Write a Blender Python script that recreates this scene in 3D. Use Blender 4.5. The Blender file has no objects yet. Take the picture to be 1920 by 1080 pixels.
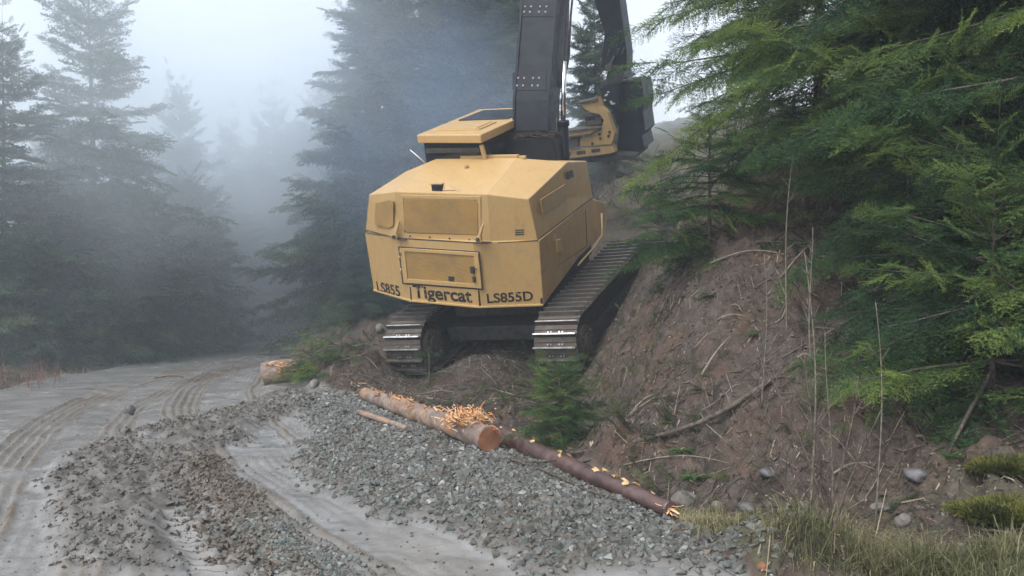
import bpy, bmesh, math, random
import numpy as np
from mathutils import Vector, Matrix

# ------------------------------------------------------------------ camera, sky, sun, exposure
S = bpy.context.scene
COL = S.collection
R = math.radians
F_PX, CAM_Z = 1600.0, 1.8
cam = bpy.data.cameras.new('camera')
cam.lens = 30.0; cam.sensor_width = 36.0
cam.clip_start = 0.1; cam.clip_end = 600
cam_o = bpy.data.objects.new('camera', cam); COL.objects.link(cam_o)
cam_o.location = (0, 0, CAM_Z); cam_o.rotation_euler = (R(90), 0, 0)
S.camera = cam_o
SUN_EL, SUN_AZ = 52, 215                       # azimuth clockwise from +Y
world = bpy.data.worlds.new('World'); S.world = world; world.use_nodes = True
wn = world.node_tree; wn.nodes.clear()
sky = wn.nodes.new('ShaderNodeTexSky'); sky.sky_type = 'NISHITA'; sky.sun_disc = False
sky.sun_elevation = R(SUN_EL); sky.sun_rotation = R(SUN_AZ)
sky.air_density = 1.0; sky.dust_density = 3.0; sky.ozone_density = 1.0
hsv = wn.nodes.new('ShaderNodeHueSaturation'); hsv.inputs['Saturation'].default_value = 0.3
bg = wn.nodes.new('ShaderNodeBackground'); bg.inputs['Strength'].default_value = 0.15
wo = wn.nodes.new('ShaderNodeOutputWorld')
wn.links.new(sky.outputs[0], hsv.inputs['Color']); wn.links.new(hsv.outputs[0], bg.inputs['Color'])
wn.links.new(bg.outputs[0], wo.inputs['Surface'])
sun = bpy.data.lights.new('sun', 'SUN'); sun.energy = 0.7; sun.angle = R(25); sun.color = (1, .98, .95)
sun_o = bpy.data.objects.new('sun', sun); COL.objects.link(sun_o)
sd = Vector((math.sin(R(SUN_AZ))*math.cos(R(SUN_EL)), math.cos(R(SUN_AZ))*math.cos(R(SUN_EL)), math.sin(R(SUN_EL))))
sun_o.rotation_euler = (-sd).to_track_quat('-Z', 'Y').to_euler()
S.view_settings.view_transform = 'Standard'; S.view_settings.look = 'None'
S.view_settings.exposure = 1.16; S.view_settings.gamma = 1.0
S.cycles.use_denoising = True
S.cycles.max_bounces = 9; S.cycles.diffuse_bounces = 3; S.cycles.glossy_bounces = 2
S.cycles.transmission_bounces = 3; S.cycles.transparent_max_bounces = 6; S.cycles.volume_bounces = 6

HAZE_DENSITY = 0.003

# ------------------------------------------------------------------ helpers
rng = np.random.default_rng(7)
rnd = random.Random(11)

def ray(px, py): return np.array([(px-960)/F_PX, 1.0, -(py-540)/F_PX])
def at(px, py, Y): return np.array([0, 0, CAM_Z]) + Y*ray(px, py)
def gpt(px, py, z=0.0):
    Y = (CAM_Z - z)*F_PX/(py-540.0)
    return np.array([(px-960)/F_PX*Y, Y, z])

def link(name, me, parent=None, mat=None):
    o = bpy.data.objects.new(name, me); COL.objects.link(o)
    if mat is not None and me is not None:
        for m in (mat if isinstance(mat, (list, tuple)) else [mat]): me.materials.append(m)
    if parent is not None: o.parent = parent
    return o
def empty(name, loc):
    o = bpy.data.objects.new(name, None); COL.objects.link(o); o.location = loc
    o.empty_display_size = .3
    return o
def tag(o, label=None, cat=None, group=None, kind=None):
    if label: o['label'] = label
    if cat: o['category'] = cat
    if group: o['group'] = group
    if kind: o['kind'] = kind
    return o

def np_mesh(name, V, F, smooth=False, attrs=None, mi=None):
    """V (n,3), F (m,3) or (m,4) arrays -> mesh; attrs: point float attributes"""
    me = bpy.data.meshes.new(name)
    V = np.ascontiguousarray(V, np.float32); F = np.ascontiguousarray(F, np.int32)
    k = F.shape[1]
    me.vertices.add(len(V)); me.vertices.foreach_set('co', V.ravel())
    me.loops.add(F.size); me.loops.foreach_set('vertex_index', F.ravel())
    me.polygons.add(len(F)); me.polygons.foreach_set('loop_start', np.arange(len(F), dtype=np.int32)*k)
    if mi is not None: me.polygons.foreach_set('material_index', np.ascontiguousarray(mi, np.int32))
    me.polygons.foreach_set('use_smooth', np.full(len(F), smooth, bool))
    for n, a in (attrs or {}).items():
        at_ = me.attributes.new(n, 'FLOAT', 'POINT'); at_.data.foreach_set('value', np.ascontiguousarray(a, np.float32))
    me.update(calc_edges=True)
    return me

class MB:
    """collects shapes into one bmesh"""
    def __init__(s): s.bm = bmesh.new()
    def poly(s, pts, m=0):
        f = s.bm.faces.new([s.bm.verts.new(p) for p in pts]); f.material_index = m; return f
    def hull(s, pts, m=0):
        vs = [s.bm.verts.new(p) for p in pts]
        r = bmesh.ops.convex_hull(s.bm, input=vs)
        for g in r['geom']:
            if isinstance(g, bmesh.types.BMFace): g.material_index = m
        bad = [g for g in r['geom_interior'] if isinstance(g, bmesh.types.BMVert)]
        if bad: bmesh.ops.delete(s.bm, geom=bad, context='VERTS')
    def prism(s, pts, vec, m=0):
        a = [s.bm.verts.new(p) for p in pts]; b = [s.bm.verts.new(tuple(np.array(p)+np.array(vec))) for p in pts]
        n = len(a); fs = [s.bm.faces.new(a[::-1]), s.bm.faces.new(b)]
        for i in range(n): fs.append(s.bm.faces.new((a[i], a[(i+1) % n], b[(i+1) % n], b[i])))
        for f in fs: f.material_index = m
    def box(s, c, h, M=None, m=0):
        """centre, half sizes, optional 3x3"""
        M = np.eye(3) if M is None else np.array(M)
        v = [s.bm.verts.new(tuple(np.array(c)+M@np.array((sx*h[0], sy*h[1], sz*h[2])))) for sx in (-1, 1) for sy in (-1, 1) for sz in (-1, 1)]
        for q in ((0,1,3,2), (4,6,7,5), (0,4,5,1), (2,3,7,6), (0,2,6,4), (1,5,7,3)):
            s.bm.faces.new([v[i] for i in q]).material_index = m
    def tube(s, pts, rad, n=8, m=0, cap=True, wob=0.0):
        pts = [np.array(p, float) for p in pts]
        if np.isscalar(rad): rad = [rad]*len(pts)
        rings = []; up = None
        for i, p in enumerate(pts):
            d = pts[min(i+1, len(pts)-1)]-pts[max(i-1, 0)]; d = d/(np.linalg.norm(d)+1e-9)
            if up is None: up = np.array((0, 0, 1.)) if abs(d[2]) < .9 else np.array((1., 0, 0))
            a = np.cross(up, d); a /= np.linalg.norm(a)+1e-9; b = np.cross(d, a); up = b
            ring = []
            for k in range(n):
                t = 2*math.pi*k/n; r_ = rad[i]*(1+wob*(rnd.random()-.5))
                ring.append(s.bm.verts.new(tuple(p+r_*(math.cos(t)*a+math.sin(t)*b))))
            rings.append(ring)
        for i in range(len(rings)-1):
            for k in range(n):
                f = s.bm.faces.new((rings[i][k], rings[i][(k+1) % n], rings[i+1][(k+1) % n], rings[i+1][k]))
                f.smooth = True; f.material_index = m
        if cap:
            s.bm.faces.new(rings[0][::-1]).material_index = m
            s.bm.faces.new(rings[-1]).material_index = m
    def bevel(s, w, seg=2, ang=25):
        s.bm.normal_update()
        bmesh.ops.recalc_face_normals(s.bm, faces=s.bm.faces)
        es = [e for e in s.bm.edges if len(e.link_faces) == 2 and e.calc_face_angle(0) > R(ang)]
        if es: bmesh.ops.bevel(s.bm, geom=es, offset=w, segments=seg, profile=.6, affect='EDGES', clamp_overlap=True)
    def build(s, name, mat, parent=None, xf=None, smooth_ang=None):
        bmesh.ops.recalc_face_normals(s.bm, faces=s.bm.faces)
        if xf is not None:
            for v in s.bm.verts: v.co = Vector(xf(np.array(v.co)))
        me = bpy.data.meshes.new(name); s.bm.to_mesh(me); s.bm.free()
        return link(name, me, parent, mat)

def vnoise(x, y, seed=0):
    xi = np.floor(x).astype(np.int64); yi = np.floor(y).astype(np.int64)
    fx = x-xi; fy = y-yi; fx = fx*fx*(3-2*fx); fy = fy*fy*(3-2*fy)
    def h(a, b):
        n = (a*374761393 + b*668265263 + seed*1442695041) & 0xffffffff
        n = ((n ^ (n >> 13))*1274126177) & 0xffffffff
        return ((n ^ (n >> 16)) & 0xffff)/65535.0
    return (h(xi, yi)*(1-fx)+h(xi+1, yi)*fx)*(1-fy)+(h(xi, yi+1)*(1-fx)+h(xi+1, yi+1)*fx)*fy - .5
def fbm(x, y, oct=4, seed=0, gain=.5):
    a, s_ = 0., 1.
    for o in range(oct):
        a = a + s_*vnoise(x*2**o, y*2**o, seed+o*17); s_ *= gain
    return a
def sstep(a, b, x):
    t = np.clip((x-a)/(b-a), 0, 1); return t*t*(3-2*t)
def in_poly(P, x, y):
    P = np.asarray(P); r_ = np.zeros(np.shape(x), bool); j = len(P)-1
    for i in range(len(P)):
        (xi, yi), (xj, yj) = P[i], P[j]
        c = ((yi > y) != (yj > y)) & (x < (xj-xi)*(y-yi)/(yj-yi+1e-12)+xi)
        r_ ^= c; j = i
    return r_
def smooth_line(pts, n=60):
    p = np.array(pts, float); t = np.r_[0, np.cumsum(np.linalg.norm(np.diff(p, axis=0), axis=1))]
    q = np.linspace(0, t[-1], n)
    out = np.stack([np.interp(q, t, p[:, k]) for k in range(p.shape[1])], 1)
    for _ in range(6): out[1:-1] = .25*out[:-2]+.5*out[1:-1]+.25*out[2:]
    return out
def line_dist(L, x, y):
    """signed lateral offset (+ = right of travel), distance along, unsigned distance"""
    best = np.full(x.shape, 1e9); sg = np.zeros(x.shape); al = np.zeros(x.shape); acc = 0.
    for i in range(len(L)-1):
        a, b = L[i, :2], L[i+1, :2]; d = b-a; l = np.linalg.norm(d); d = d/l
        t = np.clip((x-a[0])*d[0]+(y-a[1])*d[1], 0, l)
        ex = x-a[0]-t*d[0]; ey = y-a[1]-t*d[1]; e = np.hypot(ex, ey); k = e < best
        best = np.where(k, e, best); sg = np.where(k, np.sign(ex*d[1]-ey*d[0]), sg); al = np.where(k, acc+t, al); acc += l
    return best*sg, al, best

# ------------------------------------------------------------------ materials
def mat(name):
    m = bpy.data.materials.new(name); m.use_nodes = True
    nt = m.node_tree; b = nt.nodes['Principled BSDF']
    return m, nt, b
def nd(nt, t, **kw):
    n = nt.nodes.new(t)
    for k, v in kw.items():
        if k in n.inputs: n.inputs[k].default_value = v
        else: setattr(n, k, v)
    return n
def ramp(nt, fac, stops):
    n = nt.nodes.new('ShaderNodeValToRGB'); e = n.color_ramp.elements
    while len(e) < len(stops): e.new(.5)
    for i, (p, c) in enumerate(stops): e[i].position = p; e[i].color = (*c, 1) if len(c) == 3 else c
    nt.links.new(fac, n.inputs[0]); return n.outputs[0]
def mix(nt, fac, a, b, mode='MIX'):
    n = nt.nodes.new('ShaderNodeMix'); n.data_type = 'RGBA'; n.blend_type = mode
    for s_, v in ((n.inputs[0], fac), (n.inputs[6], a), (n.inputs[7], b)):
        if hasattr(v, 'is_linked'): nt.links.new(v, s_)
        else: s_.default_value = v if not isinstance(v, tuple) else ((*v, 1) if len(v) == 3 else v)
    return n.outputs[2]
def noise(nt, scale, detail=4, rough=.55, coord='Object', dim=None, dist=0):
    c = nt.nodes.new('ShaderNodeTexCoord'); n = nt.nodes.new('ShaderNodeTexNoise')
    n.inputs['Scale'].default_value = scale; n.inputs['Detail'].default_value = detail; n.inputs['Roughness'].default_value = rough
    n.inputs['Distortion'].default_value = dist
    src = c.outputs[coord]
    if dim is not None:
        mp = nt.nodes.new('ShaderNodeMapping'); mp.inputs['Scale'].default_value = dim; nt.links.new(src, mp.inputs[0]); src = mp.outputs[0]
    nt.links.new(src, n.inputs['Vector']); return n.outputs['Fac']
def bump(nt, b, h, strength=.4, dist=.02):
    n = nt.nodes.new('ShaderNodeBump'); n.inputs['Strength'].default_value = strength; n.inputs['Distance'].default_value = dist
    nt.links.new(h, n.inputs['Height']); nt.links.new(n.outputs[0], b.inputs['Normal'])
def attr(nt, name):
    n = nt.nodes.new('ShaderNodeAttribute'); n.attribute_name = name; return n.outputs['Fac']

def simple(name, c1, c2, scale=8, rough=.6, metal=0., rough2=None, bump_s=0., bscale=None, lo=.35, hi=.65, detail=5):
    m, nt, b = mat(name)
    n = noise(nt, scale, detail)
    nt.links.new(ramp(nt, n, [(lo, c1), (hi, c2)]), b.inputs['Base Color'])
    b.inputs['Roughness'].default_value = rough; b.inputs['Metallic'].default_value = metal
    if rough2 is not None:
        r_ = ramp(nt, noise(nt, scale*2.3, 4), [(.35, (rough,)*3), (.7, (rough2,)*3)]); nt.links.new(r_, b.inputs['Roughness'])
    if bump_s: bump(nt, b, noise(nt, bscale or scale*4, 5), bump_s)
    return m

# yellow machine paint with faint grime running and small scuffs
def paint(name, base, dirt=.35):
    m, nt, b = mat(name)
    big = noise(nt, 1.6, 5, .6); fine = noise(nt, 30, 4, .7); streak = noise(nt, 3, 5, .6, dim=(6, 6, .5))
    d = tuple(x*.55+.03 for x in base)
    c = mix(nt, ramp(nt, streak, [(.45, (0,)*3), (.8, (dirt,)*3)]), base, d)
    c = mix(nt, ramp(nt, big, [(.5, (0,)*3), (.75, (dirt*.8,)*3)]), c, tuple(x*.75+.02 for x in base))
    c = mix(nt, ramp(nt, fine, [(.64, (0,)*3), (.7, (.55,)*3)]), c, (.16, .11, .06))
    spl = noise(nt, 4.5, 8, .75); c = mix(nt, ramp(nt, spl, [(.56, (0,)*3), (.7, (dirt*1.3,)*3)]), c, (.2, .15, .095))
    scr = noise(nt, 2.2, 6, .8, dim=(1, 1, 9)); c = mix(nt, ramp(nt, scr, [(.66, (0,)*3), (.69, (.5,)*3)]), c, (.12, .085, .05))
    nt.links.new(c, b.inputs['Base Color'])
    nt.links.new(ramp(nt, big, [(.3, (.38,)*3), (.7, (.6,)*3)]), b.inputs['Roughness'])
    b.inputs['Coat Weight'].default_value = .4; b.inputs['Coat Roughness'].default_value = .22
    bump(nt, b, noise(nt, 5, 3), .06, .02)
    return m
M_YEL = paint('yellow_paint', (.46, .298, .118))
M_YEL2 = paint('yellow_paint_worn', (.37, .24, .095), .8)
M_BLK = simple('black_paint', (.006, .008, .013), (.013, .017, .026), 4, .42, rough2=.6, bump_s=.05)
M_BLK.node_tree.nodes['Principled BSDF'].inputs['Specular IOR Level'].default_value = .25
M_GLASS = simple('cab_glass', (.012, .016, .022), (.02, .025, .03), 2, .08)
M_DARK = simple('greasy_steel', (.02, .02, .022), (.05, .046, .042), 9, .6, bump_s=.2)
M_SHOE = simple('track_steel', (.035, .033, .03), (.1, .094, .085), 11, .55, metal=.3, rough2=.75, bump_s=.25)
def muddy(m):
    nt = m.node_tree; b = nt.nodes['Principled BSDF']; src = b.inputs['Base Color'].links[0].from_socket
    oi = nt.nodes.new('ShaderNodeObjectInfo'); mu = nt.nodes.new('ShaderNodeMath'); mu.operation = 'MULTIPLY'; mu.inputs[1].default_value = 40; nt.links.new(oi.outputs['Random'], mu.inputs[0])
    tc = nt.nodes.new('ShaderNodeTexCoord'); n = nt.nodes.new('ShaderNodeTexNoise'); n.noise_dimensions = '4D'; n.inputs['Scale'].default_value = 5; n.inputs['Detail'].default_value = 6; n.inputs['Roughness'].default_value = .65
    nt.links.new(tc.outputs['Object'], n.inputs['Vector']); nt.links.new(mu.outputs[0], n.inputs['W'])
    f = ramp(nt, n.outputs['Fac'], [(.42, (0,)*3), (.6, (.9,)*3)]); nt.links.new(mix(nt, f, src, (.085, .062, .045)), b.inputs['Base Color'])
    inv = ramp(nt, f, [(0, (.35,)*3), (.6, (0,)*3)]); nt.links.new(inv, b.inputs['Metallic']); nt.links.new(ramp(nt, f, [(0, (.5,)*3), (.6, (.9,)*3)]), b.inputs['Roughness'])
muddy(M_SHOE)
M_WORN = simple('worn_bright_steel', (.33, .33, .33), (.6, .6, .6), 14, .3, metal=.9, rough2=.5)
M_CHROME = simple('chrome_rod', (.6, .6, .62), (.75, .75, .77), 5, .18, metal=1.)
M_WHITE = simple('white_plastic', (.7, .7, .68), (.8, .8, .78), 5, .5)
M_BOLT = simple('bolt_steel', (.6, .6, .6), (.8, .8, .8), 30, .35, metal=.7)

def grille_mat():
    m, nt, b = mat('perforated_grille')
    c = nt.nodes.new('ShaderNodeTexCoord'); v = nt.nodes.new('ShaderNodeTexVoronoi'); v.inputs['Scale'].default_value = 70; v.inputs['Randomness'].default_value = .15
    nt.links.new(c.outputs['Object'], v.inputs['Vector'])
    col = ramp(nt, v.outputs['Distance'], [(.32, (.03, .022, .012)), (.45, (.42, .25, .07))])
    col = mix(nt, ramp(nt, noise(nt, 2.5, 4), [(.4, (0,)*3), (.75, (.6,)*3)]), col, (.14, .1, .06))
    nt.links.new(col, b.inputs['Base Color']); b.inputs['Roughness'].default_value = .65
    return m
M_GRILLE = grille_mat()
def letter_mat():
    m, nt, b = mat('worn_black_lettering')
    w = noise(nt, 9, 6, .7)
    c = mix(nt, ramp(nt, w, [(.6, (0,)*3), (.66, (1,)*3)]), (.014, .014, .014), (.5, .3, .075))
    nt.links.new(c, b.inputs['Base Color']); b.inputs['Roughness'].default_value = .5
    return m
M_LETTER = letter_mat()

M_BARK = simple('grey_brown_bark', (.035, .028, .022), (.12, .1, .085), 18, .9, bump_s=.7)
def foliage(name, dark, mid, bright, trans=.25):
    m, nt, b = mat(name)
    t = attr(nt, 'tint')
    c = ramp(nt, t, [(.1, dark), (.5, mid), (.95, bright)])
    nt.links.new(c, b.inputs['Base Color']); b.inputs['Roughness'].default_value = .55
    b.inputs['Specular IOR Level'].default_value = .25
    tr = nt.nodes.new('ShaderNodeBsdfTranslucent'); nt.links.new(c, tr.inputs['Color'])
    mx = nt.nodes.new('ShaderNodeMixShader'); mx.inputs[0].default_value = trans
    out = nt.nodes['Material Output']
    nt.links.new(b.outputs[0], mx.inputs[1]); nt.links.new(tr.outputs[0], mx.inputs[2]); nt.links.new(mx.outputs[0], out.inputs['Surface'])
    return m
M_NEAR = foliage('near_fir_needles', (.024, .05, .03), (.06, .122, .046), (.2, .28, .07), .45)
M_FAR = foliage('misty_fir_needles', (.03, .058, .042), (.05, .088, .054), (.09, .13, .066))
M_FERN = foliage('fern_green', (.04, .1, .03), (.07, .16, .04), (.12, .24, .06), .3)
M_MOSS = foliage('moss_yellow_green', (.04, .05, .015), (.085, .095, .028), (.17, .17, .045), .2)
M_GRASS = foliage('grass_blades', (.085, .095, .045), (.2, .195, .1), (.42, .36, .23), .3)
M_TWIG = foliage('dead_twigs', (.03, .022, .016), (.1, .075, .055), (.28, .23, .17), 0.)

def stone_mat():
    m, nt, b = mat('crushed_stone')
    c = ramp(nt, attr(nt, 'tint'), [(0., (.05, .037, .028)), (.14, (.095, .08, .064)), (.3, (.05, .051, .046)), (.6, (.098, .104, .098)), (.8, (.085, .105, .1)), (1., (.26, .265, .26))])
    c = mix(nt, ramp(nt, noise(nt, 14, 5), [(.45, (0,)*3), (.7, (.6,)*3)]), c, (.14, .12, .095))
    nt.links.new(c, b.inputs['Base Color']); b.inputs['Roughness'].default_value = .5
    bump(nt, b, noise(nt, 60, 3), .3, .01)
    return m
M_STONE = stone_mat()
M_ROCK = simple('bank_rock', (.09, .08, .07), (.2, .185, .165), 7, .75, bump_s=.5, bscale=18)
M_ROCKD = simple('dark_rock', (.06, .058, .06), (.13, .125, .13), 7, .6, bump_s=.5, bscale=18)

def ground_mats():
    # bank soil
    m1, nt, b = mat('bank_soil')
    n1 = noise(nt, .9, 6, .6); n2 = noise(nt, 7, 6, .65); n3 = noise(nt, 45, 4, .7)
    c = ramp(nt, n2, [(.3, (.022, .016, .012)), (.5, (.046, .035, .028)), (.72, (.09, .07, .057))])
    c = mix(nt, ramp(nt, n1, [(.48, (0,)*3), (.62, (.75,)*3)]), c, mix(nt, n2, (.042, .023, .014), (.095, .055, .035)))
    c = mix(nt, ramp(nt, n3, [(.6, (0,)*3), (.68, (.75,)*3)]), c, (.22, .17, .12))
    c = mix(nt, ramp(nt, n3, [(.3, (.8,)*3), (.4, (0,)*3)]), c, (.02, .015, .012))
    g = ramp(nt, noise(nt, 1.7, 5, .6), [(.4, (.0,)*3), (.6, (1,)*3)])
    gm = nt.nodes.new('ShaderNodeMath'); gm.operation = 'MULTIPLY'
    nt.links.new(g, gm.inputs[0]); nt.links.new(attr(nt, 'green'), gm.inputs[1])
    c = mix(nt, gm.outputs[0], c, mix(nt, n2, (.035, .045, .018), (.1, .105, .045)))
    nt.links.new(c, b.inputs['Base Color']); b.inputs['Roughness'].default_value = .85
    bump(nt, b, n2, .7, .06)
    c_soil = None
    # mud road: wet pale fines, brown ridges, stony areas
    m2, nt, b = mat('wet_mud_road')
    a_st = attr(nt, 'stony'); a_rut = attr(nt, 'rut'); a_br = attr(nt, 'brown')
    n1 = noise(nt, 2.2, 6, .6); n2 = noise(nt, 26, 5, .7)
    wet = ramp(nt, n1, [(.3, (.165, .165, .16)), (.7, (.255, .255, .25))])
    wet = mix(nt, ramp(nt, n2, [(.58, (0,)*3), (.68, (.6,)*3)]), wet, (.11, .1, .085))
    dark = ramp(nt, n2, [(.3, (.035, .031, .026)), (.55, (.08, .073, .063)), (.75, (.15, .145, .132))])
    br = ramp(nt, n2, [(.3, (.055, .043, .031)), (.7, (.16, .13, .098))])
    wet = mix(nt, ramp(nt, noise(nt, .7, 5, .6), [(.42, (0,)*3), (.62, (.22,)*3)]), wet, (.12, .11, .098)); c = mix(nt, a_rut, wet, br); c = mix(nt, a_st, c, dark); c = mix(nt, a_br, c, br)
    c = mix(nt, attr(nt, 'soil'), c, ramp(nt, noise(nt, 7, 6, .65), [(.3, (.022, .015, .011)), (.5, (.055, .036, .025)), (.72, (.105, .073, .052))]))
    nt.links.new(c, b.inputs['Base Color'])
    rr = mix(nt, a_st, ramp(nt, n1, [(.35, (.1,)*3), (.7, (.28,)*3)]), (.75, .75, .75)); rr = mix(nt, a_rut, rr, (.6, .6, .6)); rr = mix(nt, attr(nt, 'soil'), rr, (.85, .85, .85))
    nt.links.new(rr, b.inputs['Roughness']); bump(nt, b, n2, .25, .02)
    return m1, m2
M_SOIL, M_ROAD = ground_mats()

# ------------------------------------------------------------------ the machine's pose (used by the ground under it too)
def Rz(a): return np.array([[math.cos(a), -math.sin(a), 0], [math.sin(a), math.cos(a), 0], [0, 0, 1]])
def Rx(a): return np.array([[1, 0, 0], [0, math.cos(a), -math.sin(a)], [0, math.sin(a), math.cos(a)]])
def Ry(a): return np.array([[math.cos(a), 0, math.sin(a)], [0, 1, 0], [-math.sin(a), 0, math.cos(a)]])
R_UP = Rz(R(-25))@Rx(R(20))@Ry(R(3))                 # upper structure
O_UP = np.array([0.0375, 18.178, 0.9865])
R_UN = Rz(R(-26.5))@Rx(R(21.5))@Ry(R(-2.7))              # undercarriage
P_R = at(1047, 661, 15.1); P_L = at(754, 667, 16.45)  # rear ends of the two tracks, at axle height
TR_L, TR_R, TR_W = 4.9, 0.53, 0.41                    # track length, end radius, half width
O_UN = (P_R+P_L)/2
def up(l): return R_UP@np.asarray(l, float)+O_UP
def un_(px, py, n, d):
    n = np.array(n, float); o = R_UP.T@(np.array([0, 0, CAM_Z])-O_UP); v = R_UP.T@ray(px, py)
    return o+(d-n@o)/(n@v)*v

# ------------------------------------------------------------------ terrain
cp = []
def C(px, py, Y): p = at(px, py, Y); cp.append(p)
def W(x, y, z): cp.append(np.array((x, y, z), float))
for a in [(1300, 900, 7.3), (1300, 800, 7.9), (1300, 700, 8.7), (1300, 600, 9.7), (1310, 500, 11), (1320, 400, 13), (1150, 800, 9.8), (1150, 700, 11.8), (1130, 660, 13),
          (1185, 560, 16.0), (1240, 470, 17.5), (1300, 420, 16.5), (1050, 772, 12.2), (950, 778, 12.3), (850, 745, 13.4), (760, 745, 14.3), (640, 672, 16.2),
          (600, 722, 14.9), (690, 645, 16.8), (570, 668, 19), (1600, 850, 6.8), (1600, 950, 6.3), (1600, 700, 7.8), (1600, 600, 8.8), (1600, 500, 10), (1600, 400, 11.5),
          (1850, 900, 6), (1850, 1000, 5.2), (1850, 800, 6.8), (1850, 650, 8), (1850, 500, 9.5), (1500, 1050, 5.5), (1700, 1050, 5.2), (1095, 720, 13.9), (700, 705, 15.6), (755, 726, 15.4), (890, 668, 15.9), (1045, 735, 13.9), (900, 715, 14.8)]: C(*a)
for a in [(10, 12, 3.3), (10, 20, 5), (14, 8, 2.5), (8, 3, .8), (4.5, 1, .25), (5, -6, .2), (12, -6, 1), (20, 10, 4), (20, 25, 7), (20, 45, 11), (9, 30, 7.5), (-5.3, 22, .6), (-4.6, 18, .3),
          (-4, 28, 1.8), (-3, 35, 3), (3, 40, 8), (6, 60, 12), (20, 70, 14), (4.4, 27, 5), (5, 33, 6.6), (-10, 45, 1.5), (-25, 45, 1), (-10, 70, 4), (-40, 70, 2), (-30, 20, .5), (-30, 0, .2), (-16, 14, .35),
          (-12, 20, .25), (-12, 28, .35), (-15, 6, .3), (0, -8, 0), (-12, -8, .1), (50, 20, 9), (60, 60, 15), (0, 100, 12), (-60, 100, 5), (60, 100, 18), (-100, 40, 2), (100, 0, 8), (100, 100, 20), (-100, -10, 0), (100, -10, 4), (-100, 120, 6), (0, 125, 14), (110, 125, 21)]: W(*a)
for y in (1, 3.5, 5, 6.5, 8, 10, 12, 14.5, 17, 20, 23.5):                      # flat road
    xr = np.interp(y, [1, 5, 6.4, 9.5, 14.4, 19, 25], [1.6, 1.2, 1.0, -.5, -2.9, -5.2, -6.5])
    xl = np.interp(y, [1, 8, 12, 16, 25], [-7, -8.5, -9.4, -10, -10])
    for x in np.linspace(xl, xr, 5): W(x, y, 0)
for y, x in ((28, -8.5), (31, -7.5), (34, -6.)): W(x, y, .15)
upv = R_UN[:, 2]; fw = R_UN[:, 1]; rt = R_UN[:, 0]
for base in (P_R, P_L):                                                        # under the tracks
    for s_ in (.55, 2, 3.4, 4.6):
        p = base+fw*s_-upv*(TR_R+.0); cp.append(p-np.array((0, 0, .03)))
for s_ in (1.2, 3, 4.6): cp.append(O_UN+fw*s_-upv*(TR_R-.05))
for s_ in (6, 8, 11): cp.append(O_UN+fw*s_-upv*(TR_R-.1))
cp = np.array(cp)
K = cp[:, :2]/10
def tps_phi(r2): return .5*r2*np.log(r2+1e-12)
n_ = len(cp); A = np.zeros((n_+3, n_+3))
A[:n_, :n_] = tps_phi(((K[:, None]-K[None])**2).sum(-1))+np.eye(n_)*2e-4
A[:n_, n_] = 1; A[:n_, n_+1:] = K; A[n_:, :n_] = A[:n_, n_:].T
WT = np.linalg.solve(A, np.r_[cp[:, 2], 0, 0, 0])
def base_z(x, y):
    x = np.asarray(x, float); y = np.asarray(y, float); sh = x.shape; x = x.ravel()/10; y = y.ravel()/10
    z = WT[n_]+WT[n_+1]*x+WT[n_+2]*y
    for i in range(n_): z = z+WT[i]*tps_phi((x-K[i, 0])**2+(y-K[i, 1])**2)
    return z.reshape(sh)

def G(pts): return np.array([gpt(*p)[:2] for p in pts])
TOE = smooth_line([(1.75, 1.0), (1.65, 4.6), (1.35, 6.3), (1.0, 7.7), (.3, 9.3), (-.95, 11.4), (-2.4, 14.0), (-3.2, 15.2), (-4.6, 17), (-5.3, 20), (-5.6, 24), (-5, 29), (-2, 36)], 80)
LEFT = smooth_line([(-7, -6), (-8, 6), (-9.0, 12), (-9.3, 16), (-9.2, 20), (-8.6, 25), (-7.6, 30), (-5, 37)], 60)
BAND_A = smooth_line(np.vstack([[(-2.6, 2.5)], G([(45, 1070), (70, 990), (88, 900), (128, 820), (195, 762), (290, 718), (390, 692), (480, 675), (560, 660)])]), 70)
BAND_B = smooth_line(np.vstack([[(.6, 3.6)], G([(880, 1060), (680, 960), (540, 880), (480, 830), (430, 775), (420, 735), (455, 700), (520, 675)])]), 70)
PILE_R = G([(545, 872), (575, 835), (600, 800), (540, 765), (600, 738), (690, 752), (810, 805), (945, 850), (1110, 925), (1300, 985), (1520, 1079), (1400, 1079), (1060, 1079), (960, 1034), (860, 990), (740, 962), (640, 922)])
PILE_L = G([(470, 792), (590, 772), (570, 735), (500, 745), (400, 780), (270, 800), (170, 838), (95, 885), (105, 960), (120, 1079), (340, 1079), (320, 960), (380, 880), (360, 852), (450, 828)])
BROWN = G([(320, 890), (385, 852), (420, 880), (500, 955), (590, 1079), (430, 1079), (370, 985)])
BLUE = G([(450, 985), (540, 975), (690, 1079), (520, 1079)])

def poly_soft(P, x, y, w=.13):
    wx = x+.2*fbm(x*1.9, y*1.9, 4, 5); wy = y+.28*fbm(x*1.9, y*1.9, 4, 9)
    a = in_poly(P, wx, wy).astype(float)
    for dx, dy in ((w, 0), (-w, 0), (0, w), (0, -w), (w*.5, w*.5), (-w*.5, -w*.5), (w*.5, -w*.5), (-w*.5, w*.5)):
        a = a+in_poly(P, wx+dx, wy+dy)
    return a/9

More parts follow.
